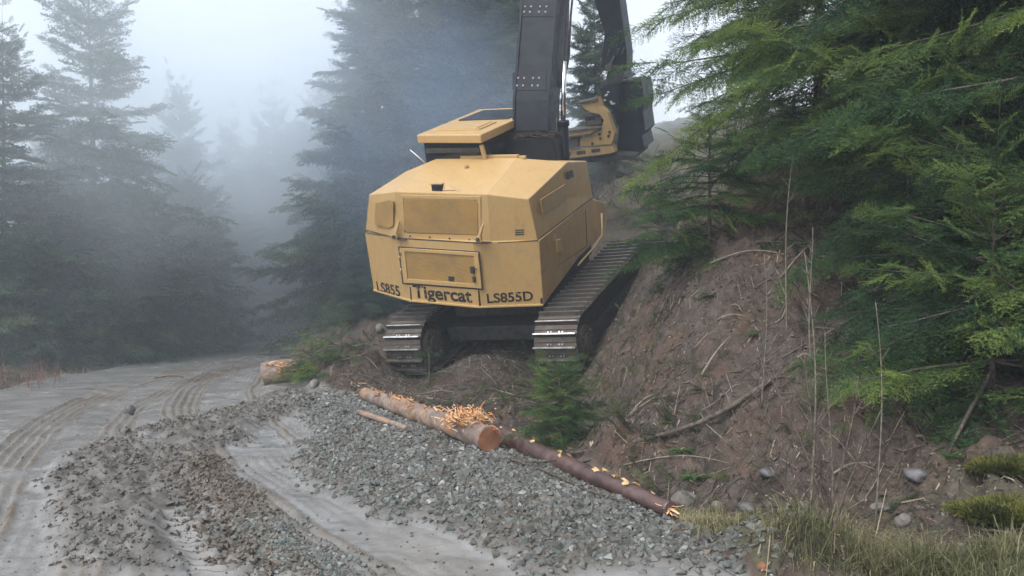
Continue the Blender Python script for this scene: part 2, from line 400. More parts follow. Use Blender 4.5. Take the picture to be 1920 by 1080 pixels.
def terrain(x, y):
    """height and surface masks"""
    z = base_z(x, y)
    dT, _, uT = line_dist(TOE, x, y); dL, _, _ = line_dist(LEFT, x, y)
    road = sstep(.25, -.25, dT+.3*fbm(x*1.3, y*1.3, 3, 3))*sstep(-.3, .3, dL+.4*fbm(x*.9, y*.9, 3, 4))
    z = z*(1-road*.9)
    bank = 1-road
    lump = fbm(x*1.1, y*1.1, 5, 21, .55)*.4 + np.abs(fbm(x*3.4, y*3.4, 3, 31))*.2 + np.abs(fbm(x*10, y*10, 2, 35))*.09-.06
    under = np.exp(-(((x+.4)/2.6)**2+((y-15.4)/2.9)**2)**2)
    z = z+bank*lump*(1-.8*under)*sstep(200, 40, y)
    for b_ in (P_R, P_L): z = z-.27*np.exp(-((x-b_[0])**2+(y-b_[1]-.05)**2)/.6)*bank
    # road relief
    pr = poly_soft(PILE_R, x, y); pl = poly_soft(PILE_L, x, y); br = poly_soft(BROWN, x, y)
    z = z+road*(.02*fbm(x*.8, y*.8, 3, 41)) + pr*(.05+.1*np.abs(fbm(x*3, y*3, 3, 43))) + pl*(.02+.1*np.abs(fbm(x*2.6, y*2.6, 3, 44))+.13*np.abs(fbm(x*7, y*7, 3, 45))) + br*(.02+.1*np.abs(fbm(x*4.5, y*4.5, 3, 47)))
    rut = np.zeros(x.shape)
    for L_, offs, clear in ((BAND_A, ((-.46, .33), (.45, .22)), 1), (BAND_B, ((-.66, .3), (.42, .12)), 1)):
        d, s_, u = line_dist(L_, x, y)
        wob = d+.06*fbm(x*.7, y*.7, 2, 51)+.014*fbm(x*7, y*7, 2, 52)
        band = sstep(.8, .55, np.abs(wob))
        z = z-road*band*.035*(1-.7*pr)*(1-.8*pl)
        fine_ = sstep(.85, .6, np.abs(wob))*(1-pr)*(1-pl)*np.clip(.5+1.6*fbm(x*.8, y*.8, 3, 59), 0, 1)*(.5+.5*np.cos(wob*2*math.pi/.1))
        z = z+road*.014*fine_; rut = np.maximum(rut, .45*fine_)
        for o, w in offs:
            e = np.abs(wob-o); inside = sstep(w, w*.75, e)
            gro = .5+.5*np.cos((wob-o)*2*math.pi/.115)
            lug = .5+.5*np.sin(s_*2*math.pi/.16+np.sign(wob-o)*1.2)
            k = inside*(1-pr)*(1-.7*pl)*sstep(-.5, -.15, fbm(x*.6, y*.6, 2, 57))
            z = z+road*k*(.04*(gro-.4)+.008*(lug-.5)*gro)
            rut = np.maximum(rut, k*(.2+.8*gro)*(.55+.9*np.clip(.5+fbm(x*3, y*3, 3, 58), 0, 1)))
    # the lugged tyre print on the brown strip
    T_ = smooth_line(G([(310, 905), (350, 970), (420, 1060), (440, 1079)]), 20)
    d, s_, u = line_dist(T_, x, y); k = sstep(.26, .2, u)
    z = z+road*k*(.022*np.sign(np.sin((s_+np.abs(d)*.6)*2*math.pi/.15))-.03); br = br*(1-k*.8)
    st = np.clip(np.maximum(pr, pl*(.75+.5*fbm(x*3.1, y*3.1, 3, 46))), 0, 1)*road
    z = z+road*(.008*fbm(x*14, y*14, 2, 61)+.035*np.clip(np.abs(fbm(x*2.3, y*2.3, 4, 62))-.12, 0, 1))
    green = sstep(-.2, 1.2, x-.55*(y-5.6)-1.0)*.0+sstep(7.2, 5.4, y+.25*(x-1.5))*sstep(1.0, 1.6, x)+sstep(-10, -11, x)*.8+sstep(20, 26, y)*.5+sstep(4, 7, x)*.5
    # shallow ditch grade on the far left berm
    return z, road, st, rut*road, br*road, np.clip(green, 0, 1)
def gz(x, y): return float(terrain(np.array([float(x)]), np.array([float(y)]))[0][0])
def gzs(x, y): return terrain(np.asarray(x, float), np.asarray(y, float))[0]

def axis(*segs):
    out = []
    for a, b, s_ in segs: out.append(np.arange(a, b-1e-6, s_))
    return np.r_[np.concatenate(out), segs[-1][1]]
xs = axis((-122, -30, 6), (-30, -14, 1.2), (-14, -7, .12), (-7, 5, .03), (5, 12, .14), (12, 30, 1.2), (30, 122, 6))
ys = axis((-12, 3, .8), (3, 4.6, .15), (4.6, 15, .03), (15, 20, .07), (20, 34, .18), (34, 60, 1.2), (60, 122, 5))
XX, YY = np.meshgrid(xs, ys)
ZZ, ROADM, STM, RUTM, BRM, GRM = terrain(XX, YY)
nx, ny = len(xs), len(ys)
V = np.stack([XX.ravel(), YY.ravel(), ZZ.ravel()], 1)
idx = np.arange(nx*ny).reshape(ny, nx)
Q = np.stack([idx[:-1, :-1], idx[:-1, 1:], idx[1:, 1:], idx[1:, :-1]], -1).reshape(-1, 4)
isroad = ROADM.ravel()[Q].mean(1) > .5
def sub_mesh(name, m):
    q = Q[m]; u, inv = np.unique(q, return_inverse=True)
    at_ = {'stony': STM.ravel()[u], 'rut': RUTM.ravel()[u], 'brown': BRM.ravel()[u], 'green': GRM.ravel()[u], 'soil': sstep(.85, .55, ROADM.ravel()[u])}
    return np_mesh(name, V[u], inv.reshape(-1, 4), True, at_)
tag(link('ground', sub_mesh('ground', ~isroad), None, M_SOIL), kind='structure')
tag(link('muddy_road', sub_mesh('muddy_road', isroad), None, M_ROAD), kind='structure')

# ------------------------------------------------------------------ loose stones
def stone_templates(k=6, n=11, seed=3, flat=.65):
    r_ = np.random.default_rng(seed); out = []
    for _ in range(k):
        bm = bmesh.new(); P = r_.normal(size=(n, 3)); P /= np.linalg.norm(P, axis=1)[:, None]; P *= r_.uniform(.75, 1.05, (n, 1)); P *= (1, r_.uniform(.65, 1), flat)
        vs = [bm.verts.new(p) for p in P]; bmesh.ops.convex_hull(bm, input=vs); bmesh.ops.triangulate(bm, faces=bm.faces)
        bm.verts.index_update(); out.append((np.array([v.co[:] for v in bm.verts]), np.array([[v.index for v in f.verts] for f in bm.faces]))); bm.free()
    return out
ST_T = stone_templates()
def rand_rot(n, r_, tilt=1.):
    a = r_.uniform(0, 2*np.pi, n); t = r_.normal(0, .35*tilt, (n, 2))
    ca, sa = np.cos(a), np.sin(a); M = np.zeros((n, 3, 3))
    M[:, 0, 0] = ca; M[:, 0, 1] = -sa; M[:, 1, 0] = sa; M[:, 1, 1] = ca; M[:, 2, 2] = 1
    T = np.tile(np.eye(3), (n, 1, 1)); T[:, 0, 2] = t[:, 0]; T[:, 2, 0] = -t[:, 0]; T[:, 1, 2] = t[:, 1]; T[:, 2, 1] = -t[:, 1]
    return T@M
def scatter(templates, pos, M, tint, tip=None):
    Vs, Fs, Ts = [], [], []; off = 0
    pick = np.arange(len(pos)) % len(templates)
    for k, tpl in enumerate(templates):
        i = np.where(pick == k)[0]
        if not len(i): continue
        tv, tf = tpl[0], tpl[1]
        v = np.einsum('nij,vj->nvi', M[i], tv)+pos[i][:, None]
        Vs.append(v.reshape(-1, 3)); Fs.append((tf[None]+(np.arange(len(i))*len(tv))[:, None, None]+off).reshape(-1, tf.shape[1])); off += len(i)*len(tv)
        t = np.repeat(tint[i][:, None], len(tv), 1)
        if len(tpl) > 2: t = np.clip(t+tpl[2][None], 0, 1)
        Ts.append(t.ravel())
    return np.concatenate(Vs), np.concatenate(Fs), np.concatenate(Ts)
def stones_in(P, n, smin, smax, seed, power=2.2, patch=None):
    r_ = np.random.default_rng(seed); lo, hi = P.min(0), P.max(0); x = r_.uniform(lo[0]-.3, hi[0]+.3, n*6); y = r_.uniform(lo[1]-.3, hi[1]+.3, n*6)
    k = r_.random(n*6) < poly_soft(P, x, y, .16)**1.3
    if patch: k &= fbm(x*1.3, y*1.3, 4, patch)+.2 > r_.uniform(-.22, .22, n*6)
    x, y = x[k][:n], y[k][:n]
    s_ = smin+(smax-smin)*r_.random(len(x))**power
    return x, y, s_
def stone_obj(name, parts, seed, tint_f):
    r_ = np.random.default_rng(seed); x = np.concatenate([p[0] for p in parts]); y = np.concatenate([p[1] for p in parts]); s_ = np.concatenate([p[2] for p in parts])
    z = gzs(x, y)+s_*.02; M = rand_rot(len(x), r_)*s_[:, None, None]
    v, f, t = scatter(ST_T, np.stack([x, y, z], 1), M, tint_f(r_, x, y))
    return link(name, np_mesh(name, v, f, False, {'tint': t}), None, M_STONE)
tr_ = lambda r_, x, y: np.clip(.55+.2*r_.normal(size=len(x))+.25*fbm(x*1.1, y*1.1, 3, 5), .12, 1)
tag(stone_obj('gravel', [stones_in(PILE_R, 29000, .005, .05, 1, 3.2), stones_in(PILE_R, 260, .035, .06, 2)], 5, tr_), kind='stuff')
tl_ = lambda r_, x, y: np.clip(.22+.16*r_.normal(size=len(x))+.3*fbm(x*1.4, y*1.4, 3, 6), .0, 1)
tag(stone_obj('gravel', [stones_in(PILE_L, 12000, .004, .032, 7, 2.9, 81), stones_in(PILE_L, 150, .03, .06, 8, 1.7, 81), stones_in(PILE_L, 14, .06, .1, 88, 1.3)], 9, tl_), kind='stuff')
tb_ = lambda r_, x, y: np.clip(.1+.08*r_.normal(size=len(x)), 0, .3)
tag(stone_obj('dirt_clods', [stones_in(BROWN, 6000, .006, .04, 12, 2.8)], 13, tb_), kind='stuff')
tc_ = lambda r_, x, y: np.clip(.72+.12*r_.normal(size=len(x)), .5, .95)
tag(stone_obj('gravel', [stones_in(BLUE, 2600, .008, .034, 14)], 15, tc_), kind='stuff')
# pebbles and clods thrown about the road and the bank
r_ = np.random.default_rng(21)
px_ = r_.uniform(-7, 4, 9000); py_ = 4.6+10*r_.random(9000)**1.4; ps_ = .004+.02*r_.random(9000)**6
tag(stone_obj('pebbles', [(px_, py_, ps_)], 22, lambda q, x, y: np.clip(.3+.2*q.normal(size=len(x)), 0, 1)), kind='stuff')
bx_ = r_.uniform(-3.5, 5.5, 30000); by_ = r_.uniform(5, 17, 30000); dT_, _, _ = line_dist(TOE, bx_, by_)
k = (dT_ > .1) & (fbm(bx_*1.2, by_*1.2, 3, 71) > -.08); bx_, by_ = bx_[k][:11000], by_[k][:11000]
tag(stone_obj('soil_clods', [(bx_, by_, .006+.035*r_.random(len(bx_))**5)], 24, lambda q, x, y: np.clip(.02+.06*np.abs(q.normal(size=len(x)))+.5*(q.random(len(x)) > .97), 0, .6)), kind='stuff')

# ------------------------------------------------------------------ conifers
def needle_spray(r_, L=.55, pairs=7, step=.017, nl=.03, nw=.005, droop=.12, side_len=.5, flat=.35):
    """a flat fan of twigs along +X set with needles; one triangle a needle"""
    P, D, T = [], [], []
    def twig(p0, d, l, tip0):
        n = max(3, int(l/step)); 
        for i in range(n):
            u = (i+.5)/n; p = p0+d*l*u+np.array((0, 0, -droop*(l*u)**2*2))
            for sgn in (-1, 1):
                side = np.cross(d, (0, 0, 1))*sgn; side /= np.linalg.norm(side)+1e-9
                a = r_.uniform(.5, 1.1)
                dd = d*math.cos(a)+side*math.sin(a)+np.array((0, 0, r_.normal(0, flat)))
                P.append(p); D.append(dd/np.linalg.norm(dd)*nl*r_.uniform(.7, 1.15)*(1-.35*u)); T.append((u*.5+tip0))
    ax = np.array((1., 0, 0)); twig(np.zeros(3), ax, L, 0.)
    for i in range(pairs):
        u = .08+.85*i/pairs
        for sgn in (-1, 1):
            a = r_.uniform(.7, 1.0)*sgn; d = np.array((math.cos(a), math.sin(a), r_.normal(0, .12))); d /= np.linalg.norm(d)
            twig(np.array((L*(u+r_.uniform(-.03, .03)), 0, -droop*(L*u)**2*2)), d, L*side_len*(1-.75*u)*r_.uniform(.75, 1.15)+.03, u*.3)
    P, D, T = np.array(P), np.array(D), np.array(T)
    W_ = np.cross(D, r_.normal(size=D.shape)); W_ = W_/np.linalg.norm(W_, axis=1)[:, None]*nw
    v = np.stack([P-W_, P+W_, P+D], 1).reshape(-1, 3); f = np.arange(len(v)).reshape(-1, 3)
    tint = np.repeat(T, 3)*.35-.12
    return v, f, tint
rs = np.random.default_rng(31)
SP_NEAR = [needle_spray(rs, .55, 8, .018, .036, .0058, flat=.55) for _ in range(5)]
SP_MID = [needle_spray(rs, .6, 6, .05, .09, .016, flat=.5) for _ in range(5)]
SP_FAR = [needle_spray(rs, .75, 4, .1, .17, .03) for _ in range(4)]

def conifer_raw(seed, H, Rm, whorl=.42, per=6, spacing=.2, spray_len=1., droop=.5, taper=.8, z0=.03, tint0=.45, tilt_top=.6, low=1., sector=None, r_var=.3):
    """returns trunk and limbs (MB), and where each needle fan sits; base at origin"""
    r_ = np.random.default_rng(seed); pos, M, tint = [], [], []
    wood = MB(); rb = .0115*H+.015
    lean = r_.normal(0, .012, 2)*H
    def axis_pt(z): return np.array((lean[0]*(z/H)**2, lean[1]*(z/H)**2, z))
    wood.tube([axis_pt(z)-np.array((0, 0, .25 if z == 0 else 0)) for z in np.linspace(0, H, 9)], [max(rb*(1-z/H)**.9, .012) for z in np.linspace(0, H, 9)], 8, 0, wob=.1)
    z = z0*H
    while z < H*.975:
        u = z/H; r0 = Rm*(1-u)**taper*min(1, low+u*3)+.12
        n = max(3, int(round(per*(1-.35*u)))); a0 = r_.uniform(0, 6.28)
        for k in range(n):
            a = a0+6.283*k/n+r_.normal(0, .22)
            if sector is not None and abs((a-sector[0]+math.pi) % (2*math.pi)-math.pi) > sector[1]: continue
            L = r0*r_.uniform(1-r_var, 1+r_var*.6); zz = z+r_.uniform(-.5, .5)*whorl
            e0 = -.1+.35*u+tilt_top*max(0, u-.55)*2+r_.normal(0, .2); hd = np.array((math.cos(a), math.sin(a), 0))
            side = np.array((-math.sin(a), math.cos(a), 0)); bend = r_.normal(0, .1)
            N = max(3, int(L/spacing*1.15)); t = np.linspace(.0, 1, N+1)
            drp = droop*(1-u*.9)*r_.uniform(.6, 1.3)
            cx = L*t; cz = L*(math.tan(e0)*t-drp*t**2*.55+drp*.22*t**3.5)
            pts = axis_pt(max(zz, .02))+hd*cx[:, None]+side*(bend*L*t**2)[:, None]+np.array((0, 0, 1.))*cz[:, None]
            if L > .35: wood.tube(pts[::max(1, N//4)], np.linspace(max(.012*L, .006), .003, len(pts[::max(1, N//4)])), 4, 0, cap=False)
            bt = r_.normal(0, .19)
            for i in range(1, N+1):
                tt = t[i]
                if tt < .14 and N > 4 and r_.random() < .6: continue
                tan = pts[i]-pts[i-1]; tan = tan/(np.linalg.norm(tan)+1e-9)
                for sg in ((-1, 1) if i < N else (0,)):
                    if r_.random() < .06: continue
                    yaw = sg*r_.uniform(.65, 1.15)*(1-.35*tt) if sg else r_.normal(0, .1)
                    lat = np.cross((0, 0, 1.), tan); lat /= np.linalg.norm(lat)+1e-9
                    d = tan*math.cos(yaw)+lat*math.sin(yaw); d[2] += r_.normal(-.24*droop*2, .22)*(1-u) + .25*max(0, u-.5); d /= np.linalg.norm(d)
                    upv_ = np.array((r_.normal(0, .55), r_.normal(0, .55), 1.)); y_ = np.cross(upv_, d); y_ /= np.linalg.norm(y_); z_ = np.cross(d, y_)
                    sc = spray_len*(.55+.55*(1-tt))*min(1., .45+L*.45)*r_.uniform(.75, 1.25)
                    pos.append(pts[i]+r_.normal(0, .02, 3)); M.append(np.stack([d, y_, z_], 1)*sc); tint.append(np.clip(tint0+bt+r_.normal(0, .12), 0, 1))
        z += whorl*r_.uniform(.8, 1.2)*(1-.45*u)
    # leader
    for i in range(3):
        pos.append(axis_pt(H*(.93+.022*i))); M.append(np.stack([(0, 0, 1.), (1., 0, 0), (0, 1., 0)], 1)*spray_len*.5); tint.append(tint0)
    return wood, np.array(pos), np.array(M), np.array(tint)
class TreeProto: pass
def tree_meshes(seed, leaf_mat, sprays=SP_MID, **kw):
    wood, pos, M, tint = conifer_raw(seed, **kw); v, f, tn = scatter(sprays, pos, M, tint); p = TreeProto()
    bmesh.ops.recalc_face_normals(wood.bm, faces=wood.bm.faces)
    p.trunk = bpy.data.meshes.new('trunk'); wood.bm.to_mesh(p.trunk); wood.bm.free(); p.trunk.materials.append(M_BARK)
    p.crown = np_mesh('crown', v, f, False, {'tint': tn}); p.crown.materials.append(leaf_mat); p.H = kw['H']
    return p
def plant_tree(p, name, x, y, H, label, cat, group=None, rot=None, wide=1., z=None):
    s_ = H/p.H; o = empty(name, (x, y, (gz(x, y) if z is None else z)-.05)); o.rotation_euler = (rnd.gauss(0, .02), rnd.gauss(0, .02), rnd.uniform(0, 6.28) if rot is None else rot)
    o.scale = (s_*wide, s_*wide, s_)
    link('trunk', p.trunk, o); link('crown', p.crown, o)
    return tag(o, label, cat, group)

# ------------------------------------------------------------------ the tracked harvesting machine
rc = O_UN+fw*2.45-upv*TR_R
ROOT = np.array([rc[0], rc[1], gz(rc[0], rc[1])])
machine = empty('tracked_feller', tuple(ROOT))
tag(machine, 'yellow tracked tree feller with black boom climbing the dirt bank', 'forestry machine')
UPX = lambda v: up(v)-ROOT
UNX = lambda v: R_UN@np.asarray(v, float)+O_UN-ROOT
def upart(mb, name, m, parent=None, bev=.012, seg=2):
    if bev: mb.bevel(bev, seg)
    return mb.build(name, m, parent or machine, UPX)

tan = math.tan
PLR = ((-tan(R(20)), 1, 0), -1.9-1.55*tan(R(20)))
PLC = ((0, 1, 0), -2.3)
PLL = ((tan(R(32)), 1, 0), -2.3-1.0*tan(R(32)))
def pn(pl): n = np.array(pl[0], float); return n/np.linalg.norm(n)
def on(q, pl, off=0.):
    n = np.array(pl[0], float); return un_(q[0], q[1], n, pl[1]-off*np.linalg.norm(n))
M_SIDE = paint('yellow_paint_shaded_grimy', (.4, .245, .085), .7)          # right-facing faces: shade put into a darker base colour, plus heavier grime
# lower housing (counterweight)
b = [on((1019, 573), PLR), on((899, 577), PLR), on((770, 565), PLC), on((701, 545), PLL)]
t = [on((1011, 451), PLR), np.array((.47, -2.3, 2.6)), np.array((-1.02, -2.3, 2.63)), on((684, 437), PLL)]
lb = b+[np.array((-2.12, .2, 1.55)), np.array((-1.9, 1.62, 1.55)), np.array((1.55, 1.62, 1.58)), np.array((1.55, .1, 1.57))]
lt = t+[np.array((-2.12, .2, 2.56)), np.array((-1.9, 1.62, 2.5)), np.array((1.55, 1.6, 2.3)), np.array((1.55, 1.12, 2.52))]
mb = MB(); vb = [mb.bm.verts.new(p) for p in lb]; vt = [mb.bm.verts.new(p) for p in lt]
mb.bm.faces.new(vb[::-1]); mb.bm.faces.new(vt)
for i in range(8): mb.bm.faces.new((vb[i], vb[(i+1) % 8], vt[(i+1) % 8], vt[i]))
bmesh.ops.triangulate(mb.bm, faces=[f for f in mb.bm.faces if len(f.verts) > 4])
lower = upart(mb, 'counterweight', M_YEL, bev=.018)
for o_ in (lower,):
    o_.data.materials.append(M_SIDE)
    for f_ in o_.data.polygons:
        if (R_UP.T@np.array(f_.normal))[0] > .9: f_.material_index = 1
# bottom lip
lip = MB()
for i in (0, 1, 2):
    a, c = b[i], b[i+1]; n = np.array((0, -.03, 0))
    lip.prism([a+n+(0, 0, .0), c+n, c+n+(0, 0, .035), a+n+(0, 0, .035)], (0, .06, 0))
upart(lip, 'lip', M_YEL, lower, .006)
# upper hood
ins = -.03
ub = [on((1009, 450), PLR, -ins*-1), on((921, 455), PLR, -.03), on((740, 445), PLC, -.03), on((686, 436), PLL, -.03)]
ut = [on((991, 373), PLR, -.05), on((913, 364), PLR, -.04), on((740, 359), PLC, -.04), on((692, 365), PLL, -.05)]
ub[0] = on((1009, 450), PLR, -.03); ub[0][0] = min(ub[0][0], 1.54)
for p in ub: p[2] = max(p[2], 2.5)-.01
RS = np.array((1.5, 0., 3.53)); CR = np.array((.62, -.4, 3.7)); CLf = np.array((-1.15, -.36, 3.7)); SL = np.array((-1.56, -.9, 3.58))
FR = np.array((1.54, 1.0, 3.33)); FL = np.array((-1.3, 1.0, 3.42)); FRb = np.array((1.56, 1.16, 2.53)); FLb = np.array((-1.9, 1.0, 2.53)); SLb = np.array((-2.08, -.9, 2.55))
mb = MB(); N = {k: mb.bm.verts.new(v) for k, v in dict(a0=ub[0], a1=ub[1], a2=ub[2], a3=ub[3], t0=ut[0], t1=ut[1], t2=ut[2], t3=ut[3], RS=RS, CR=CR, CL=CLf, SL=SL, FR=FR, FL=FL, FRb=FRb, FLb=FLb, SLb=SLb).items()}
for q in ('a0 a1 t1 t0', 'a1 a2 t2 t1', 'a2 a3 t3 t2', 'a3 SLb SL t3', 'SLb FLb FL CL SL', 'a0 t0 RS FR FRb', 't0 t1 CR RS', 't1 t2 CL CR', 't2 t3 SL CL', 'CR CL FL FR RS', 'FR FL FLb FRb', 'a0 FRb FLb SLb a3 a2 a1'):
    mb.bm.faces.new([N[k] for k in q.split()])
hood = upart(mb, 'engine_hood', M_YEL, bev=.02)
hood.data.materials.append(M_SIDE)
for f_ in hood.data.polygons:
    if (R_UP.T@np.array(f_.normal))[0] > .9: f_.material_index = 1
def panel(quad, pl, name, m, parent, off=.006, th=.02, bev=.004):
    n = pn(pl); P = [on(q, pl, off) for q in quad]
    k = MB(); k.prism([tuple(p) for p in P], tuple(n*th)); return upart(k, name, m, parent, bev)
def frame(outer, inner, pl, name, m, parent, off=.012, th=.02):
    n = pn(pl); A = [on(q, pl, off) for q in outer]; B = [on(q, pl, off) for q in inner]; k = MB()
    for i in range(4):
        j = (i+1) % 4; k.prism([A[i], A[j], B[j], B[i]], tuple(n*th))
    return upart(k, name, m, parent, .004)
PLCU = (((.79+1.0)*0-.05, 1, 0), 0)
# centre facet of the upper hood: plane through its own corners
v1, v2 = ut[1], ut[2]; v3 = ub[2]; nn = np.cross(v2-v1, v3-v1); nn = nn/np.linalg.norm(nn); nn = nn if nn[1] > 0 else -nn
PLCU = (tuple(nn), float(nn@v1))
v1, v2, v3 = ut[2], ut[3], ub[3]; nn = np.cross(v2-v1, v3-v1); nn = nn/np.linalg.norm(nn); nn = nn if nn[1] > 0 else -nn
PLLU = (tuple(nn), float(nn@v1))
v1, v2, v3 = ut[0], ut[1], ub[0]; nn = np.cross(v2-v1, v3-v1); nn = nn/np.linalg.norm(nn); nn = nn if nn[1] > 0 else -nn
PLRU = (tuple(nn), float(nn@v1))
panel([(757, 373), (889, 376), (895, 381), (896, 440), (762, 436), (757, 430)], PLCU, 'grille', M_GRILLE, hood, .03)
panel([(704, 381), (730, 375), (737, 378), (737, 424), (728, 428), (702, 421)], PLLU, 'grille', M_GRILLE, hood, .06)
frame([(751, 366), (901, 369), (902, 452), (753, 447)], [(756, 372), (895, 375), (897, 441), (758, 437)], PLCU, 'hatch_frame', M_YEL, hood, .02, .03)
for i in range(3): panel([(966, 431+4*i), (983, 430+4*i), (983, 432.2+4*i), (966, 433.2+4*i)], PLRU, 'vent_slit', M_DARK, hood, .002, .006, 0)
# lower door with grille
door = frame([(749, 465), (896, 474), (903, 541), (757, 530)], [(758, 471), (888, 480), (892, 533), (764, 523)], PLC, 'rear_door', M_YEL, None, .03, .03)
panel([(757, 470), (889, 479), (893, 534), (763, 524)], PLC, 'grille', M_GRILLE, door, .012, .01)
panel([(840, 518), (852, 519), (851, 528), (841, 527)], PLC, 'latch', M_DARK, door, .02, .01)
k = MB(); p = on((886, 506), PLC, .05); k.box(p, (.035, .03, .06)); p2 = on((889, 524), PLC, .05); k.box(p2, (.025, .02, .05)); k.tube([p, on((894, 504), PLC, .08)], .01, 6)
upart(k, 'handle', M_DARK, door, .008)
for q in ((749, 484), (752, 508), (751, 474)):
    k = MB(); p = on(q, PLC, .03); k.tube([p-(0, 0, .05), p+(0, 0, .05)], .016, 8); upart(k, 'hinge', M_YEL2, door, 0)
frame([(746, 462), (899, 471.5), (906, 544), (754, 533)], [(748.5, 464.5), (896.5, 473.5), (903.5, 541.5), (756.5, 530.5)], PLC, 'door_seal', M_DARK, door, .008, .008)
# seam between the hood and the counterweight
k = MB()
for pl, q in ((PLR, [(1009, 450.5), (915, 455.5)]), (PLC, [(915, 456), (744, 446)]), (PLL, [(742, 446.5), (686, 436.5)])):
    a, c = on(q[0], pl, .004), on(q[1], pl, .004); k.prism([a, c, c-(0, 0, .016), a-(0, 0, .016)], tuple(pn(pl)*.02))
k.prism([(1.556, -1.87, 2.535), (1.562, 1.12, 2.518), (1.562, 1.12, 2.536), (1.556, -1.87, 2.553)], (-.02, 0, 0))
upart(k, 'seam_seal', M_DARK, None, 0)
# lifting lugs with bright pins on the seam
for q0, q1 in (((741, 443), (748, 414)), ((898, 448), (906, 420))):
    a, c = on(q0, PLC, .05), on(q1, PLC, .02); d = c-a
    k = MB(); k.tube([a, c], [.045, .02], 8); k.tube([a+(0, .03, 0), a-(0, .04, 0)], .06, 12); lug = upart(k, 'lifting_lug', M_YEL, hood, .004)
    k = MB(); k.tube([a-(0, .04, -.0), a-(0, .07, 0)], .035, 10); k.box(a+(.14, -.0, -.06), (.09, .02, .014)); upart(k, 'pin', M_DARK, lug, .003)
for i in range(4):
    k = MB(); p = on((770+37*i, 442+2.2*i), PLCU, .0); k.tube([p+(0, .01, 0), p-(0, .03, 0)], .018, 8); upart(k, 'bolt', M_DARK, hood, 0)
# work light box on the hood roof, sensor, trims
p = (ut[2]*.5+ut[1]*.5); p = np.array((-.32, -2.0, 3.5))
rp = un_(822, 356, np.cross(ut[1]-ut[2], CLf-ut[2]), float(np.cross(ut[1]-ut[2], CLf-ut[2])@ut[2]))
k = MB(); k.box(rp+(0, 0, .05), (.1, .07, .06)); lgt = upart(k, 'work_light', M_BLK, hood, .015)
k = MB(); k.prism([rp+(.1, -.04, 0), rp+(.34, .0, 0), rp+(.1, .04, .13)], (0, .03, 0)); k.box(rp+(-.02, .02, .115), (.13, .06, .008)); upart(k, 'bracket', M_YEL, lgt, .004)
rp = un_(875, 315, np.cross(CR-CLf, ut[1]-CLf), float(np.cross(CR-CLf, ut[1]-CLf)@CLf))
k = MB(); k.tube([rp-(0, 0, .02), rp+(0, 0, .05)], .045, 12); upart(k, 'filler_cap', M_YEL2, hood, .01)
k = MB(); k.box((.0, -.3, 3.715), (.62, .05, .03)); k.box((.72, -.34, 3.7), (.07, .04, .03)); upart(k, 'guard_rail', M_YEL, hood, .01)
# right side: latch recess, faded panel, door seams, handle
SIDE = ((-1, 0, 0), -1.552)
def side(q, off=.0): return un_(q[0], q[1], (1, 0, 0), 1.552+off)
def sidep(quad, name, m, parent, off=.004, th=.015, bev=.003):
    k = MB(); k.prism([side(q, off) for q in quad], (-th, 0, 0)); return upart(k, name, m, parent, bev)
sidep([(1064, 322), (1074, 318), (1076, 331), (1066, 336)], 'latch_recess', M_DARK, hood, .0)
sidep([(1014, 374), (1060, 345), (1063, 352), (1063, 372), (1018, 402)], 'side_panel', M_YEL2, hood, .0, .02)
sd_ = MB()
for a, c in (((1041, 428), (1044, 500)), ((1098, 392), (1101, 460)), ((1044, 500), (1101, 462))):
    A0, C0 = side(a, .006), side(c, .006); dz = (0, .012, 0) if abs(a[0]-c[0]) < 8 else (0, 0, .012); sd_.prism([A0, C0, C0+np.array(dz), A0+np.array(dz)], (-.02, 0, 0))
sdoor = upart(sd_, 'side_door', M_DARK, lower, 0)
k = MB(); k.prism([side((1044, 450), .05), side((1052, 448), .05), side((1056, 470), .05), side((1047, 474), .05)], (-.05, 0, 0)); upart(k, 'handle', M_YEL, sdoor, .01)
sidep([(1037, 441), (1042, 439), (1042, 452), (1038, 454)], 'latch', M_YEL, sdoor, .02, .03)
# battery box and step in front of the side
k = MB(); k.prism([(1.5, 1.2, 2.5), (1.62, 1.75, 2.28), (1.62, 1.8, 1.75), (1.5, 1.2, 1.62)], (-.4, 0, 0)); upart(k, 'step_box', M_YEL2, None, .02)
k = MB(); k.tube([side((1128, 400), .1), side((1129, 441), .1), side((1112, 466), .08), side((1084, 497), .05)], .022, 8); upart(k, 'edge_rail', M_YEL2, lower, 0)
# black scrape marks along the bottom edge, and the rubbed corner
for pl, quad in ((PLC, [(768, 538), (770, 538), (773, 566), (770, 566)]), (PLR, [(896, 544), (899, 545), (902, 574), (898, 574)]), (PLR, [(1013, 560), (1017, 558), (1018, 574), (1014, 574)]),
                 (PLC, [(871, 561), (874, 562), (874, 566), (871, 565)])):
    n = pn(pl); P = [on(q, pl, .003) for q in quad]; k = MB(); k.prism(P, tuple(n*.006)); upart(k, 'paint_scrape', M_LETTER, lower, 0)

